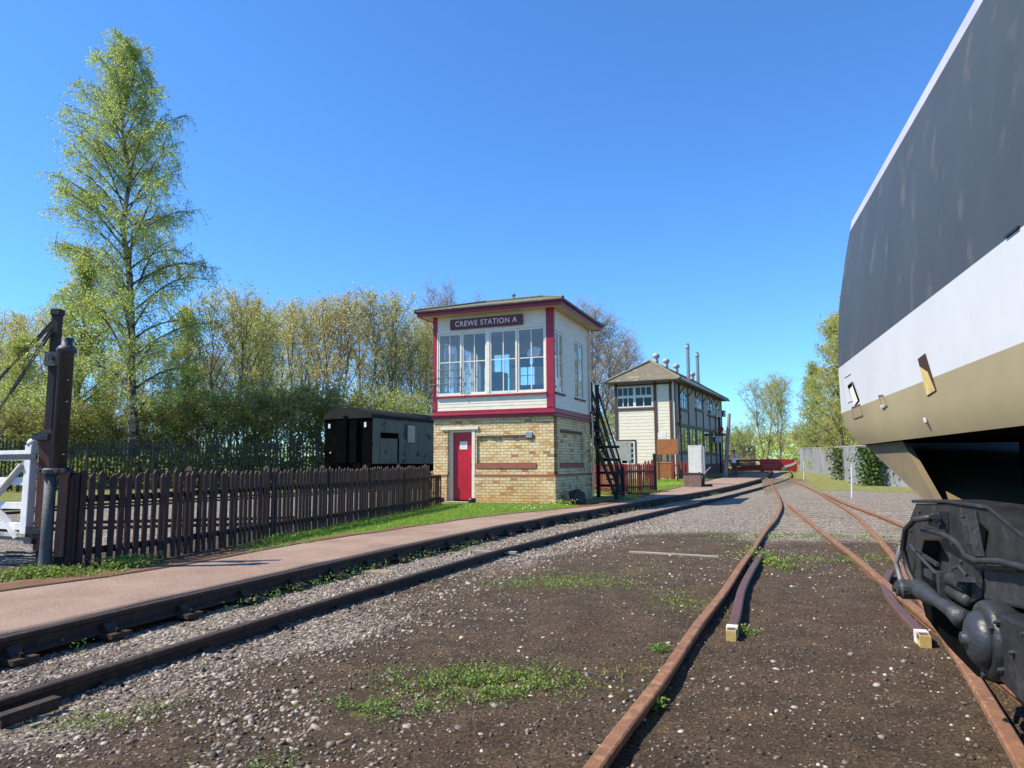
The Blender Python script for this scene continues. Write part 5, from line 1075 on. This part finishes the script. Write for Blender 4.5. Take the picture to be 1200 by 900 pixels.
# little openings and plates in the side
def plate(name, mat, pts, d0, d1, parent=TR):   # pts (y, z), sits proud of the side plane between -d0 and -d1
    mb = MB(); mb.prism(pts, (-d0, 0, 0), Y3, Z3, -X3, d1-d0); return mb.build(name, mat, parent)
s1 = plate('vent_slot', M('dark_brown_slot', (.05, .02, .012), .8), [(.755, 1.650), (.640, 1.658), (.520, 1.487), (.648, 1.474)], .001, .004); plate('yellow_lining', YELLOW, [(.725, 1.612), (.615, 1.575), (.527, 1.487), (.645, 1.477)], .0045, .006, s1)
s2 = plate('vent_slot', UNDER, [(2.52, 1.712), (2.33, 1.722), (2.14, 1.58), (2.30, 1.555)], .001, .004); plate('white_lining', WHITE, [(2.44, 1.68), (2.33, 1.69), (2.18, 1.58), (2.30, 1.56)], .0045, .007, s2)
def outline(name, mat, pts, w_=.006):
    mb = MB()
    for a, b in zip(pts, pts[1:]+pts[:1]): mb.bar((-.003, a[0], a[1]), (-.003, b[0], b[1]), w_, w_)
    return mb.build(name, mat, TR)
outline('step_plate_edge', LGOLDD, [(2.40, 1.555), (2.12, 1.555), (2.06, 1.48), (2.36, 1.478)]); outline('small_hatch_edge', LGOLDD, [(1.58, 1.56), (1.48, 1.555), (1.40, 1.49), (1.50, 1.49)])
outline('hatch_edge', LWHITE, [(2.62, 1.78), (2.35, 1.78), (2.30, 1.60), (2.56, 1.60)], .004)
plate('small_bracket', LSTRIP, [(.735, 1.385), (.715, 1.388), (.695, 1.366), (.71, 1.36)], .0, .006)
plate('small_lamp', LSTRIP, [(1.52, 1.505), (1.44, 1.50), (1.44, 1.485), (1.51, 1.487)], .0, .012)
mb = MB(); mb.bar((-.004, -.40, 1.880), (-.004, -.30, 1.880), .008, .006); mb.build('handhold', BLACKP, TR)
# ---- bogie
BG = TR
mb = MB(); mb.box(.10, .14, -1.9, .96, .44, .96); mb.build('dark_gap_sheet', UNDER, TR)  # black sheet added to keep the gaps in the bogie frame dark
mb = MB(); mb.prism([(1.05, .62), (.95, .50), (.64, .445), (.30, .42), (.10, .45), (.10, .66)], (.005, 0, 0), Y3, Z3, X3, .08); mb.build('lower_shadow_mass', UNDER, TR)  # black lower mass of the bogie, including the shadow beneath the radius arm
def pl(name, mat, pts, off, t_, bevel=.004, parent=None):   # plate in the side plane at outward offset, extruded inward
    mb = MB(); mb.prism(pts, (-off, 0, 0), Y3, Z3, X3, t_); o = mb.build(name, mat, parent or TR, bevel=bevel)
    return o
# frame plate with an opening, built as a ring of pieces
ob = [(.969, 1.004), (.49, 1.030), (.025, 1.033), (-.239, .964), (-1.9, .93), (-1.9, .80), (.151, .831), (.175, .721), (.504, .604), (.548, .689), (.52, .81), (.645, .866), (.870, .846), (.955, .76), (.975, .60), (1.06, .560), (1.165, .60), (1.235, .734), (1.13, .90)]
fr = pl('bogie_frame', BOGIE, ob, 0, .10)
pl('frame_flange', BOGIE, [(1.0, 1.005), (.49, 1.032), (.025, 1.036), (-.26, .966), (-1.9, .94), (-1.9, .955), (-.24, .984), (.025, 1.050), (.49, 1.046), (1.0, 1.020)], .010, .14)
pl('recess_plate', BOGIE2, [(1.0, .62), (.50, .62), (.50, .90), (1.0, .90)], -.075, .03)
pl('lower_frame', BOGIE, [(.20, .72), (-1.9, .70), (-1.9, .50), (-.10, .50), (.02, .56), (.05, .62)], -.03, .10)
pl('equaliser_box', BOGIE2, [(.066, .847), (-.281, .894), (-1.0, .88), (-1.0, .745), (-.253, .76), (.094, .721)], .02, .06, .012)
pl('equaliser_lip', BOGIE, [(.080, .845), (-.281, .888), (-.281, .874), (.08, .832)], .04, .05)
blk = pl('spring_block', BOGIE, [(-.153, .736), (-1.1, .773), (-1.1, .50), (-.291, .515), (-.11, .536)], .07, .16, .01)
for y_, z_ in ((-.20, .71), (-.20, .57), (-.40, .72), (-.30, .645), (-.42, .56)):
    mb = MB(); mb.lathe((-.07, y_, z_), -X3, [(.010, 0), (.010, .008), (.006, .009), (.006, .014)], 6); mb.build('bolt', BOGIE2, blk)
# ribs with gusset hole
mb = MB(); mb.prism([(.118, .985), (.050, .965), (.096, .885)], (-.004, 0, 0), Y3, Z3, -X3, .003); mb.build('gusset_hole', UNDER, TR)
mb = MB(); mb.bar((-.02, .155, 1.025), (-.02, .095, .870), .028, .018); mb.build('strut', BOGIE2, TR); mb = MB(); mb.bar((-.022, .225, .99), (-.022, .190, .90), .015, .010); mb.lathe((-.003, .245, .965), -X3, [(.016, 0), (.016, .006), (.008, .007)], 10); mb.build('bracket', BOGIE2, TR)
mb = MB(); mb.tube([(-.07, .470, .975), (-.09, .62, .955), (-.10, .74, .905), (-.10, .812, .815), (-.09, .789, .725), (-.08, .709, .662), (-.07, .60, .642)], .0125, 10); mb.build('air_hose', HOSE, TR, smooth=True)
mb = MB(); mb.tube([(-.045, .70, .909), (-.05, .52, .917), (-.06, .34, .921), (-.06, .24, .915), (-.06, .153, .900), (-.06, .10, .872), (-.06, .0, .868), (-.06, -.2, .893), (-.06, -.5, .905), (-.06, -1.5, .93)], .0105, 10); mb.build('air_hose', HOSE, TR, smooth=True)
mb = MB()
for z_ in (.955, .972): mb.lathe((-.05, .49, z_), Y3, [(.018, -.02), (.018, .02), (.012, .03)], 8)
mb.bar((-.02, .49, .93), (-.02, .49, 1.0), .03, .02); mb.build('hose_coupling', BOGIE2, TR)
mb = MB(); mb.tube([(-.06, 1.02, .80), (-.07, 1.10, .72), (-.07, 1.04, .66), (-.08, .93, .60)], [.012, .012, .012, .010], 8); mb.build('grey_hose', M('pale_grey_hose', (.20, .20, .20), .5), TR, smooth=True)
# radius arm and axlebox
mb = MB(); mb.tube([(-.06, .80, .665), (-.07, .70, .660), (-.08, .56, .662), (-.09, .36, .668), (-.095, .20, .672), (-.09, .08, .660)], [.030, .040, .036, .022, .026, .034], 12); mb.build('radius_arm', BOGIE2, TR, smooth=True)
mb = MB(); mb.lathe((-.10, .745, .650), -X3, [(.042, -.04), (.042, .03), (.032, .04), (.032, .05), (.014, .055), (.014, .065)], 16); mb.build('arm_bush', BOGIE2, TR)
ac = (-.02, -.095, .635)
ax = MB(); ax.lathe(ac, -X3, [(.118, -.06), (.122, 0), (.122, .05), (.113, .065), (.097, .068)], 28); axo = ax.build('axlebox', BOGIE, TR, smooth=True)
ax = MB(); ax.lathe((ac[0], ac[1], ac[2]), -X3, [(.090, .06), (.088, .075), (.080, .090), (.062, .104), (.040, .112), (.022, .115), (.020, .126), (.012, .130), (.002, .131)], 28); ax.build('axle_cap', M('graphite_axle_cap', (.020, .023, .028), .42, (.034, .036, .040), 14, bump=.3, spec=.5), axo, smooth=True)
for k_ in range(3):
    a = R(30+k_*120); mb = MB(); mb.lathe((ac[0]-.066, ac[1]+.108*math.cos(a), ac[2]+.108*math.sin(a)), -X3, [(.010, 0), (.010, .010), (.005, .011)], 6); mb.build('bolt', BOGIE2, axo)
mb = MB()
for z_ in (.735, .688): mb.lathe((-.005, .40, z_), -Y3, [(.020, -.14), (.026, -.13), (.026, .10), (.020, .11)], 12)
mb.build('rubber_spring', HOSE, TR, smooth=True)
mb = MB(); mb.box(-.04, .05, .22, .56, .612, .650); mb.box(-.045, .0, .50, .54, .65, .76); mb.bar((-.04, .33, .76), (-.04, .05, .80), .018, .02); mb.bar((-.03, .56, .78), (-.03, .92, .80), .012, .014); mb.box(-.05, .02, .58, .70, .715, .745); mb.build('brake_rigging', BOGIE2, TR)
mb = MB(); mb.tube([(-.035, .95, .815), (-.05, .80, .80), (-.05, .66, .775), (-.04, .55, .745)], .007, 6); mb.build('brake_pipe', BOGIE2, TR); mb = MB(); mb.tube([(-.05, .30, .80), (-.05, .22, .82), (-.05, .14, .80)], .006, 6); mb.build('brake_pipe', BOGIE2, TR)
for (y_, z_) in ((.90, .97), (.60, .985), (.30, .99), (1.08, .87), (.44, .88), (.36, .82), (.60, .60)):
    mb = MB(); mb.lathe((-.001, y_, z_), -X3, [(.009, 0), (.009, .007), (.004, .008)], 6); mb.build('bolt', BOGIE2, fr)
# wheels and axles
for y_ in (-.10, -1.75):
    for xx, sg in ((.215, -1), (1.65, 1)):
        mb = MB(); mb.lathe((xx, y_, .50), X3*sg, [(.10, -.02), (.36, .0), (.40, .02), (.41, .02), (.41, -.09), (.44, -.10), (.44, -.125), (.1, -.11)], 36); wh = mb.build('wheel', M('dark_wheel', (.03, .022, .018), .6) if y_ > -1 and sg < 0 else bpy.data.materials['dark_wheel'], TR, smooth=False)
    mb = MB(); mb.lathe((.2, y_, .50), X3, [(.07, 0), (.07, 1.5)], 14); mb.build('axle', UNDER, TR)
mb = MB(); mb.box(.62, 1.7, -1.9, 1.0, .55, .618); mb.build('bogie_bolster', UNDER, TR)
mb = MB(); mb.box(2.05, 2.33, -LB, 2.2, .62, 1.308); mb.box(.95, 2.04, 1.52, 1.62, .80, 1.306); mb.build('void_blocker', UNDER, TR)  # black blocks added to shut the sky out of the underbody void

# ================================================================== the photographer on the path
def skin_obj(name, joints, edges, mat, parent, sub=2, root=0):
    me = bpy.data.meshes.new(name); me.from_pydata([j[0] for j in joints], edges, []); me.materials.append(mat)
    o = bpy.data.objects.new(name, me); COL.objects.link(o); o.parent = parent
    m_ = o.modifiers.new('skin', 'SKIN'); m_.use_smooth_shade = True
    for i, j in enumerate(joints):
        sv = me.skin_vertices[0].data[i]; r_ = j[1]; sv.radius = r_ if hasattr(r_, '__len__') else (r_, r_); sv.use_root = (i == root)
    s_ = o.modifiers.new('sub', 'SUBSURF'); s_.levels = sub; s_.render_levels = sub
    return o
PN = empty('person', (14.7, 47.4, .16), -15, 'person in pale blue shirt and brown trousers standing on the path with arms raised', 'person')
J = [((0, 0, .95), (.14, .10)), ((0, 0, 1.15), (.13, .09)), ((0, 0, 1.38), (.17, .10)), ((0, 0, 1.50), .06), ((0, -.02, 1.58), .06), ((0, -.03, 1.68), (.085, .10)), ((0, -.02, 1.78), (.07, .085)),
     ((-.20, 0, 1.42), .065), ((-.34, -.16, 1.36), .045), ((-.40, -.30, 1.58), .034), ((-.42, -.33, 1.68), .028), ((.20, 0, 1.42), .065), ((.27, -.20, 1.32), .045), ((.08, -.34, 1.50), .034), ((.02, -.36, 1.56), .028),
     ((-.10, 0, .88), .095), ((-.12, -.03, .50), .065), ((-.13, .02, .10), .045), ((-.14, -.12, .04), .04), ((.10, 0, .88), .095), ((.12, -.02, .50), .065), ((.14, .04, .10), .045), ((.15, -.10, .04), .04)]
Ed = [(0, 1), (1, 2), (2, 3), (3, 4), (4, 5), (5, 6), (2, 7), (7, 8), (8, 9), (9, 10), (2, 11), (11, 12), (12, 13), (13, 14), (0, 15), (15, 16), (16, 17), (17, 18), (0, 19), (19, 20), (20, 21), (21, 22)]
skin_obj('body', J, Ed, SKIN, PN)
def fat(idx, k): return [((J[i][0]), tuple(x*k for x in (J[i][1] if hasattr(J[i][1], '__len__') else (J[i][1],)*2))) for i in idx]
ids = [1, 2, 7, 8, 11, 12, 0]; skin_obj('shirt', fat(ids, 1.32), [(0, 1), (1, 2), (2, 3), (1, 4), (4, 5), (0, 6)], SHIRT, PN)
ids = [0, 15, 16, 17, 19, 20, 21]; skin_obj('trousers', fat(ids, 1.18), [(0, 1), (1, 2), (2, 3), (0, 4), (4, 5), (5, 6)], TROUS, PN)
mb = MB(); mb.lathe((0, -.005, 1.70), Z3, [(.085, .03), (.096, .06), (.088, .10), (.055, .13), (.01, .14)], 14); mb.build('hair', HAIRM, PN, smooth=True)
mb = MB(); mb.box(-.045, .045, -.15, -.115, 1.665, 1.69); mb.lathe((0, -.12, 1.665), -Y3, [(.018, 0), (.010, .035)], 8); mb.build('sunglasses', BLACKP, PN)
for x_ in (-.14, .15): mb = MB(); mb.box(x_-.05, x_+.05, -.18, .08, 0, .09); mb.build('shoe', BROWN, PN, bevel=.02)
def hand(c, dirx):
    mb = MB(); c = Vector(c); mb.tube([c, c+Vector((0, -.01, .06))], [.026, .032], 8)
    for k_ in range(4): x_ = (-.024+.016*k_); l_ = (.06, .075, .07, .055)[k_]; mb.tube([c+Vector((x_, -.01, .06)), c+Vector((x_*1.1, -.03, .06+l_*.6)), c+Vector((x_*1.1, -.06, .06+l_*.8))], [.009, .008, .006], 6)
    mb.tube([c+Vector((dirx*.028, -.01, .02)), c+Vector((dirx*.055, -.025, .055)), c+Vector((dirx*.05, -.04, .08))], [.010, .009, .007], 6); mb.build('hand', SKIN, PN, smooth=True)
hand((-.42, -.33, 1.68), 1); hand((.02, -.36, 1.56), -1)
t = lbox(None, 'camera_bag', M('dark_blue_bag', (.02, .025, .05), .7), (-.1, .1, -.16, .16, -.2, .2), bevel=.03); t.location = (14.98, 47.5, 1.15); tag(t, 'dark blue bag hanging at the side of the person in the pale shirt', 'bag')

# ================================================================== trees
def tree_mesh(seed, h, spread, base=.15, trunk=.2, limbs=26, subs=6, twigs=5, leaves=8, leaf=.1, droop=.5, up=.6, shape='cone', lmat=LEAF_OLIVE, tmat=BARK, twmat=TWIG, twr=.010, stems=1, leafdens=1.0, lean=0, bare_top=0, fill=0):
    r_ = random.Random(seed); g2 = np.random.default_rng(seed)
    tb = MB(); cb = MB(); LP = []
    for st in range(stems):
        sa = 6.28*st/max(1, stems)+r_.random(); so = .25*spread*(stems > 1); hh = h*r_.uniform(.82, 1.0) if stems > 1 else h
        pts = []; off = Vector((math.cos(sa), math.sin(sa), 0))
        for i in range(10):
            t = i/9; wob = Vector((r_.uniform(-1, 1), r_.uniform(-1, 1), 0))*.012*h*(t > 0); pts.append(off*so*(t**.8)*1.3+Vector((lean*t*h, 0, 0))+wob+Z3*(hh*t))
        rr = [trunk*(1-.93*(i/9))**1.1*(.62 if stems > 1 else 1)*(1.25 if i == 0 else 1)+.012 for i in range(10)]
        tb.tube(pts, rr, 9)
        def tp(t): q = t*9; i = min(int(q), 8); return pts[i].lerp(pts[i+1], q-i)
        nl = limbs//stems
        for k in range(nl):
            t = base+(.97-base)*((k+.5)/nl)**.85; a = k*2.4+r_.uniform(-.5, .5)+st
            if shape == 'birch': L_ = spread*min(1, (1.01-t)/.34)**.8*(1.18 if t < .5 else 1)*(min(1, (t-base+.14)/.2))*r_.uniform(.8, 1.12)
            elif shape == 'cone': L_ = spread*(1.05-t)**.65*(min(1, (t-base+.12)/.22))*r_.uniform(.75, 1.15)
            elif shape == 'round': L_ = spread*max(.12, math.sin(math.pi*min(1, (t-base*.5)/(1.05-base*.5)))**.8)*r_.uniform(.7, 1.15)
            else: L_ = spread*(.55+.45*math.sin(math.pi*t))*r_.uniform(.6, 1.2)
            el = up*(1.15-t*.25)*r_.uniform(.7, 1.2)+t*.5; d = Vector((math.cos(a)*math.cos(el), math.sin(a)*math.cos(el), math.sin(el)))
            p = tp(t); lp = [p.copy()]; dd = d.copy()
            for q in range(5):
                dd = (dd+Vector((r_.uniform(-.12, .12), r_.uniform(-.12, .12), r_.uniform(-.1, .12)-.10*droop*q))).normalized(); p = p+dd*L_/5*1.15; lp.append(p.copy())
            r0 = max(.02, trunk*.33*(1-t*.75)); tb.tube(lp, [r0*(1-.8*q/5)+.006 for q in range(6)], 5, cap=False)
            ns = max(2, int(subs*(.5+L_/spread)))
            for s_ in range(ns):
                u = .18+.82*(s_+r_.random())/ns; q = u*5; i = min(int(q), 4); sp = lp[i].lerp(lp[i+1], q-i)
                sa2 = r_.uniform(0, 6.28); sd_ = (Vector((math.cos(sa2), math.sin(sa2), r_.uniform(-.15, .6)))+(lp[-1]-lp[0]).normalized()*.8).normalized(); sl = L_*.33*(1.15-u*.6)*r_.uniform(.6, 1.2)+.15*spread*.3
                sm = sp+sd_*sl*.55; se = sm+(sd_+Vector((0, 0, -.35*droop))).normalized()*sl*.5; tb.tube([sp, sm, se], [max(.012, r0*.3), .014, .008], 4, cap=False)
                for w_ in range(twigs):
                    u2 = .15+.85*(w_+r_.random())/twigs; ts = sp.lerp(sm, u2*2) if u2 < .5 else sm.lerp(se, u2*2-1)
                    td = Vector((r_.uniform(-1, 1), r_.uniform(-1, 1), r_.uniform(-.5, .9)*(1-droop)-droop*.9)).normalized(); tl = spread*.16*r_.uniform(.6, 1.5)+.15
                    te = ts+td*tl*.5; tf = te+(td+Vector((0, 0, -droop*.9))).normalized()*tl*.6
                    cb.tube([ts, te, tf], [twr, twr*.8, twr*.5], 3, cap=False, mi=0)
                    if t > 1-bare_top and r_.random() < .7: continue
                    for l_ in range(leaves):
                        if r_.random() > leafdens: continue
                        v = r_.random(); c = (ts.lerp(te, v*2) if v < .5 else te.lerp(tf, v*2-1)); LP.append((c.x, c.y, c.z))
    if fill:
        th = g2.uniform(0, 6.28, fill); rr2 = np.sqrt(g2.random(fill))*spread; zz = g2.random(fill)**.9*h
        k = g2.random(fill) < 1
        LP += [(rr2[i]*math.cos(th[i]), rr2[i]*math.sin(th[i]), zz[i]) for i in range(fill)]
    LP = np.array(LP); LP += g2.normal(0, leaf*.7, LP.shape)
    tme = tb.build('trunk', tmat, None, smooth=True)
    # crown mesh: twigs + leaf cards
    n = len(LP); th = g2.uniform(0, 2*np.pi, n); z = g2.uniform(-1, 1, n); r3 = np.sqrt(1-z*z); a = np.stack([r3*np.cos(th), r3*np.sin(th), z], -1); b = g2.normal(size=(n, 3)); b -= a*(a*b).sum(1)[:, None]; b /= np.linalg.norm(b, axis=1)[:, None]
    sz = leaf*g2.uniform(.55, 1.35, n); a *= (sz*.5)[:, None]; b *= (sz*.36)[:, None]
    LV_ = np.stack([LP-a, LP-b, LP+a, LP+b], 1).reshape(-1, 3)
    nt_ = len(cb.v); V = np.r_[np.array(cb.v).reshape(-1, 3), LV_]; F = np.r_[np.array(cb.f).reshape(-1, 4), nt_+np.arange(n*4).reshape(-1, 4)]
    mi = np.r_[np.zeros(len(cb.f), np.int32), np.ones(n, np.int32)]
    cr = np_mesh('crown', V, F.ravel(), 4, [twmat, lmat], mi.astype(np.int32)); return tme, cr, n
def mk_tree(name, meshes, x, y, label, cat='tree', z=None, s=1.0, rot=0, sz=None, group=None, first=None):
    t = empty(name, (x, y, float(rise(y)) if z is None else z), rot, label, cat, group); t.scale = (s, s, sz or s)
    for m_ in meshes[:2]:
        if first and not m_.parent: m_.parent = t
        else:
            c = m_.copy(); COL.objects.link(c); c.parent = t
    return t
def species(**k):
    tm, cr, n = tree_mesh(**k); print('leaves', n); return [tm, cr, [False]]
def plant(sp, name, x, y, label, **k):
    t = mk_tree(name, sp, x, y, label, first=not sp[2][0], **k); sp[2][0] = True; return t
# the tall birch
BIRCH = species(seed=11, h=24.9, spread=3.7, base=.14, trunk=.27, limbs=76, subs=9, twigs=10, leaves=11, leaf=.090, droop=.85, up=.6, shape='birch', lmat=LEAF_BIRCH, tmat=BARK_B, twmat=TWIG, twr=.005, lean=-.085, leafdens=.8)
plant(BIRCH, 'birch_tree', -19.25, 36.6, 'tall birch with pale trunk and hanging fresh green leaves on the left', z=0)
# smaller species
S_YEL = species(seed=21, h=13, spread=3.3, base=.22, trunk=.14, limbs=42, subs=6, twigs=6, leaves=6, leaf=.10, droop=.1, up=1.0, shape='round', lmat=LEAF_YEL, stems=3, twmat=TWIG, twr=.006, leafdens=1.0)
S_OLI = species(seed=22, h=12, spread=3.6, base=.18, trunk=.15, limbs=40, subs=6, twigs=6, leaves=7, leaf=.11, droop=.15, up=.85, shape='round', lmat=LEAF_OLIVE, stems=2, twmat=TWIG, twr=.005, leafdens=.75)
S_PNK = species(seed=23, h=12, spread=4.0, base=.12, trunk=.16, limbs=50, subs=7, twigs=8, leaves=5, leaf=.085, droop=.05, up=.9, shape='round', lmat=LEAF_PINK, stems=3, twmat=TWIGP, twr=.008, leafdens=.6)
S_GRN = species(seed=24, h=13, spread=3.6, base=.12, trunk=.17, limbs=50, subs=7, twigs=7, leaves=9, leaf=.12, droop=.35, up=.8, shape='cone', lmat=LEAF_GREEN, stems=1, twmat=TWIG, twr=.006, leafdens=.85)
S_BSH = species(seed=25, h=4.6, spread=2.7, base=.04, trunk=.09, limbs=36, subs=6, twigs=5, leaves=8, leaf=.12, droop=.2, up=.6, shape='round', lmat=LEAF_DARK, stems=4, twmat=TWIG, twr=.005, leafdens=.68)
S_BS2 = species(seed=26, h=5.2, spread=2.6, base=.04, trunk=.09, limbs=34, subs=6, twigs=5, leaves=6, leaf=.11, droop=.15, up=.8, shape='round', lmat=LEAF_GREEN, stems=4, twmat=TWIG, twr=.006, leafdens=.6)
def at_px(px, D): return (px-600)/832*D*1.0, D     # rough bearing from the photograph to a spot on the ground plan
def row(sp, name, items, cat, fmt):
    for i, (px, D, s, sz, lab) in enumerate(items):
        x, y = at_px(px, D); plant(sp, name, x, y, lab, s=s, sz=sz, rot=(i*67+31) % 360, cat=cat, z=0)
row(S_GRN, 'birch_tree', [(88, 39.5, .95, 1.0, 'leafy young birch just left of the tall birch'), (215, 41, .62, .78, 'small green tree to the right of the tall birch trunk'), (20, 45, .72, .72, 'green tree behind the crossing gate'), (985, 46, .80, .82, 'slender green birch rising beside the train nose'), (1012, 42, .80, .92, 'tallest green tree half hidden by the train nose'), (955, 60, .75, .72, 'shorter green tree left of the slender birch beyond the grey fence')], 'tree', None)
row(S_YEL, 'spring_tree', [(395, 50, 1.05, 1.02, 'yellow green tree above the left end of the dark van'), (345, 52, .95, 1.0, 'pale golden tree between the tall birch and the van'), (452, 50, 1.05, 1.03, 'yellow green tree above the roof of the dark van'), (425, 56, 1.0, 1.08, 'golden tree farther back over the van roof'), (50, 52, .95, .98, 'yellow green tree behind the slim post'), (318, 58, 1.0, 1.08, 'bare topped golden tree right of the tall birch'), (370, 60, 1.15, 1.15, 'tall golden tree deep behind the end of the van'), (285, 57, 1.1, 1.15, 'golden tree deep behind the leaning dark tree'), (500, 58, 1.0, 1.05, 'yellow green tree touching the left corner of the brick box'), (5, 60, 1.2, 1.1, 'pale golden tree deep behind the crossing gate')], 'tree', None)
row(S_OLI, 'spring_tree', [(262, 42, .95, 1.0, 'dark twiggy tree leaning right of the tall birch'), (298, 46, .95, .98, 'olive tree with fanned stems left of the van'), (488, 52, .95, .98, 'olive tree against the left corner of the brick signal box'), (5, 50, .95, .93, 'olive tree at the left edge'), (130, 50, .85, .80, 'olive tree behind the tall birch'), (180, 54, .95, .92, 'thin olive tree behind the tall birch trunk'), (895, 90, 1.0, 1.0, 'olive tree behind the red barrier'), (912, 78, .85, .92, 'bushy olive tree left end of the grey fence')], 'tree', None)
row(S_PNK, 'blossom_tree', [(512, 62, .85, 1.28, 'bare pinkish tree topping the left end of the brick box roof'), (560, 64, .6, 1.22, 'small bare crown showing over the brick box roof'), (700, 66, 1.25, 1.22, 'greyish pink budding tree between the two signal boxes'), (672, 70, 1.1, 1.18, 'greyish budding tree right behind the stair'), (466, 60, .75, .95, 'grey bare tree behind the van roof trees'), (728, 76, 1.2, 1.10, 'thin budding tree over the eaves of the cream signal box'), (240, 56, .85, .80, 'greyish bare tree behind the fence left of the van')], 'tree', None)
row(S_BSH, 'hedge_bush', [(70, 37, 0.99, 0.83, 'dark bush behind the palisade by the slim post'), (130, 38, 0.99, 0.79, 'dark bush below the tall birch on its left'), (190, 38.5, 0.99, 0.88, 'dark bush at the foot of the tall birch on its right'), (240, 38.5, 1.05, 0.96, 'dark bush in the middle of the palisade fence'), (290, 39, 1.09, 1.01, 'dark bulky bush left of the van'), (340, 39, 1.09, 1.05, 'dark bush touching the left side of the van'), (385, 40.5, 1.09, 1.01, 'dark bush behind the van end'), (15, 37, 0.99, 0.79, 'dark bush at the left edge behind the gate'), (697, 56, 1.09, 0.96, 'dark bush behind the black stair')], 'bush', None)
row(S_BS2, 'hedge_bush', [(430, 46, 1.10, 0.98, 'olive bush over the middle of the van roof'), (475, 46, 1.10, 0.98, 'olive bush over the right end of the van roof'), (100, 41, 1.00, 0.94, 'olive bush behind the palisade left of the tall birch'), (215, 43, 1.00, 0.98, 'olive bush behind the palisade right of the tall birch'), (310, 43, 1.05, 1.06, 'olive bush above the dark bushes left of the van'), (40, 42, 1.00, 0.94, 'olive bush behind the slim post'), (940, 66, 1.00, 0.77, 'olive bush at the far end of the grey fence'), (985, 50, 1.10, 0.77, 'olive bush above the grey fence beside the train nose'), (872, 110, 1.40, 1.19, 'olive bush behind the distant train'), (960, 58, 1.10, 0.77, 'olive bush behind the white signal posts'), (855, 120, 1.50, 1.10, 'olive bush left of the distant train')], 'bush', None)
tag(None, None) if False else None
# distant woodland that closes the horizon
def wood(label, a0, a1, D0, D1, n_, hm, mat, lf, gapk=.42):
    a = np.radians(rng.uniform(a0, a1, n_)); D = rng.uniform(D0, D1, n_); x, y = D*np.sin(a), D*np.cos(a); hh = hm*(.55+.6*fbm(a*30, D*.03, 3, 91)); z = rng.random(n_)**.8*hh
    return tag(cards('woodland', np.stack([x, y, z], -1), rng.uniform(.5, 1.3, n_)*lf, mat, aspect=.8), label, 'woodland', kind='stuff')
wood('far woodland closing the horizon on the left', -50, 9, 74, 96, 26000, 4.2, LEAF_GREEN, .30)
wood('far woodland closing the horizon beyond the tracks', 9, 48, 150, 200, 30000, 9, LEAF_GREEN, .7)
wood('undergrowth low among the trees behind the palisade fence', -46, -6.5, 40, 50, 16000, 1.8, LEAF_DARK, .2)
print('objects', len(bpy.data.objects))
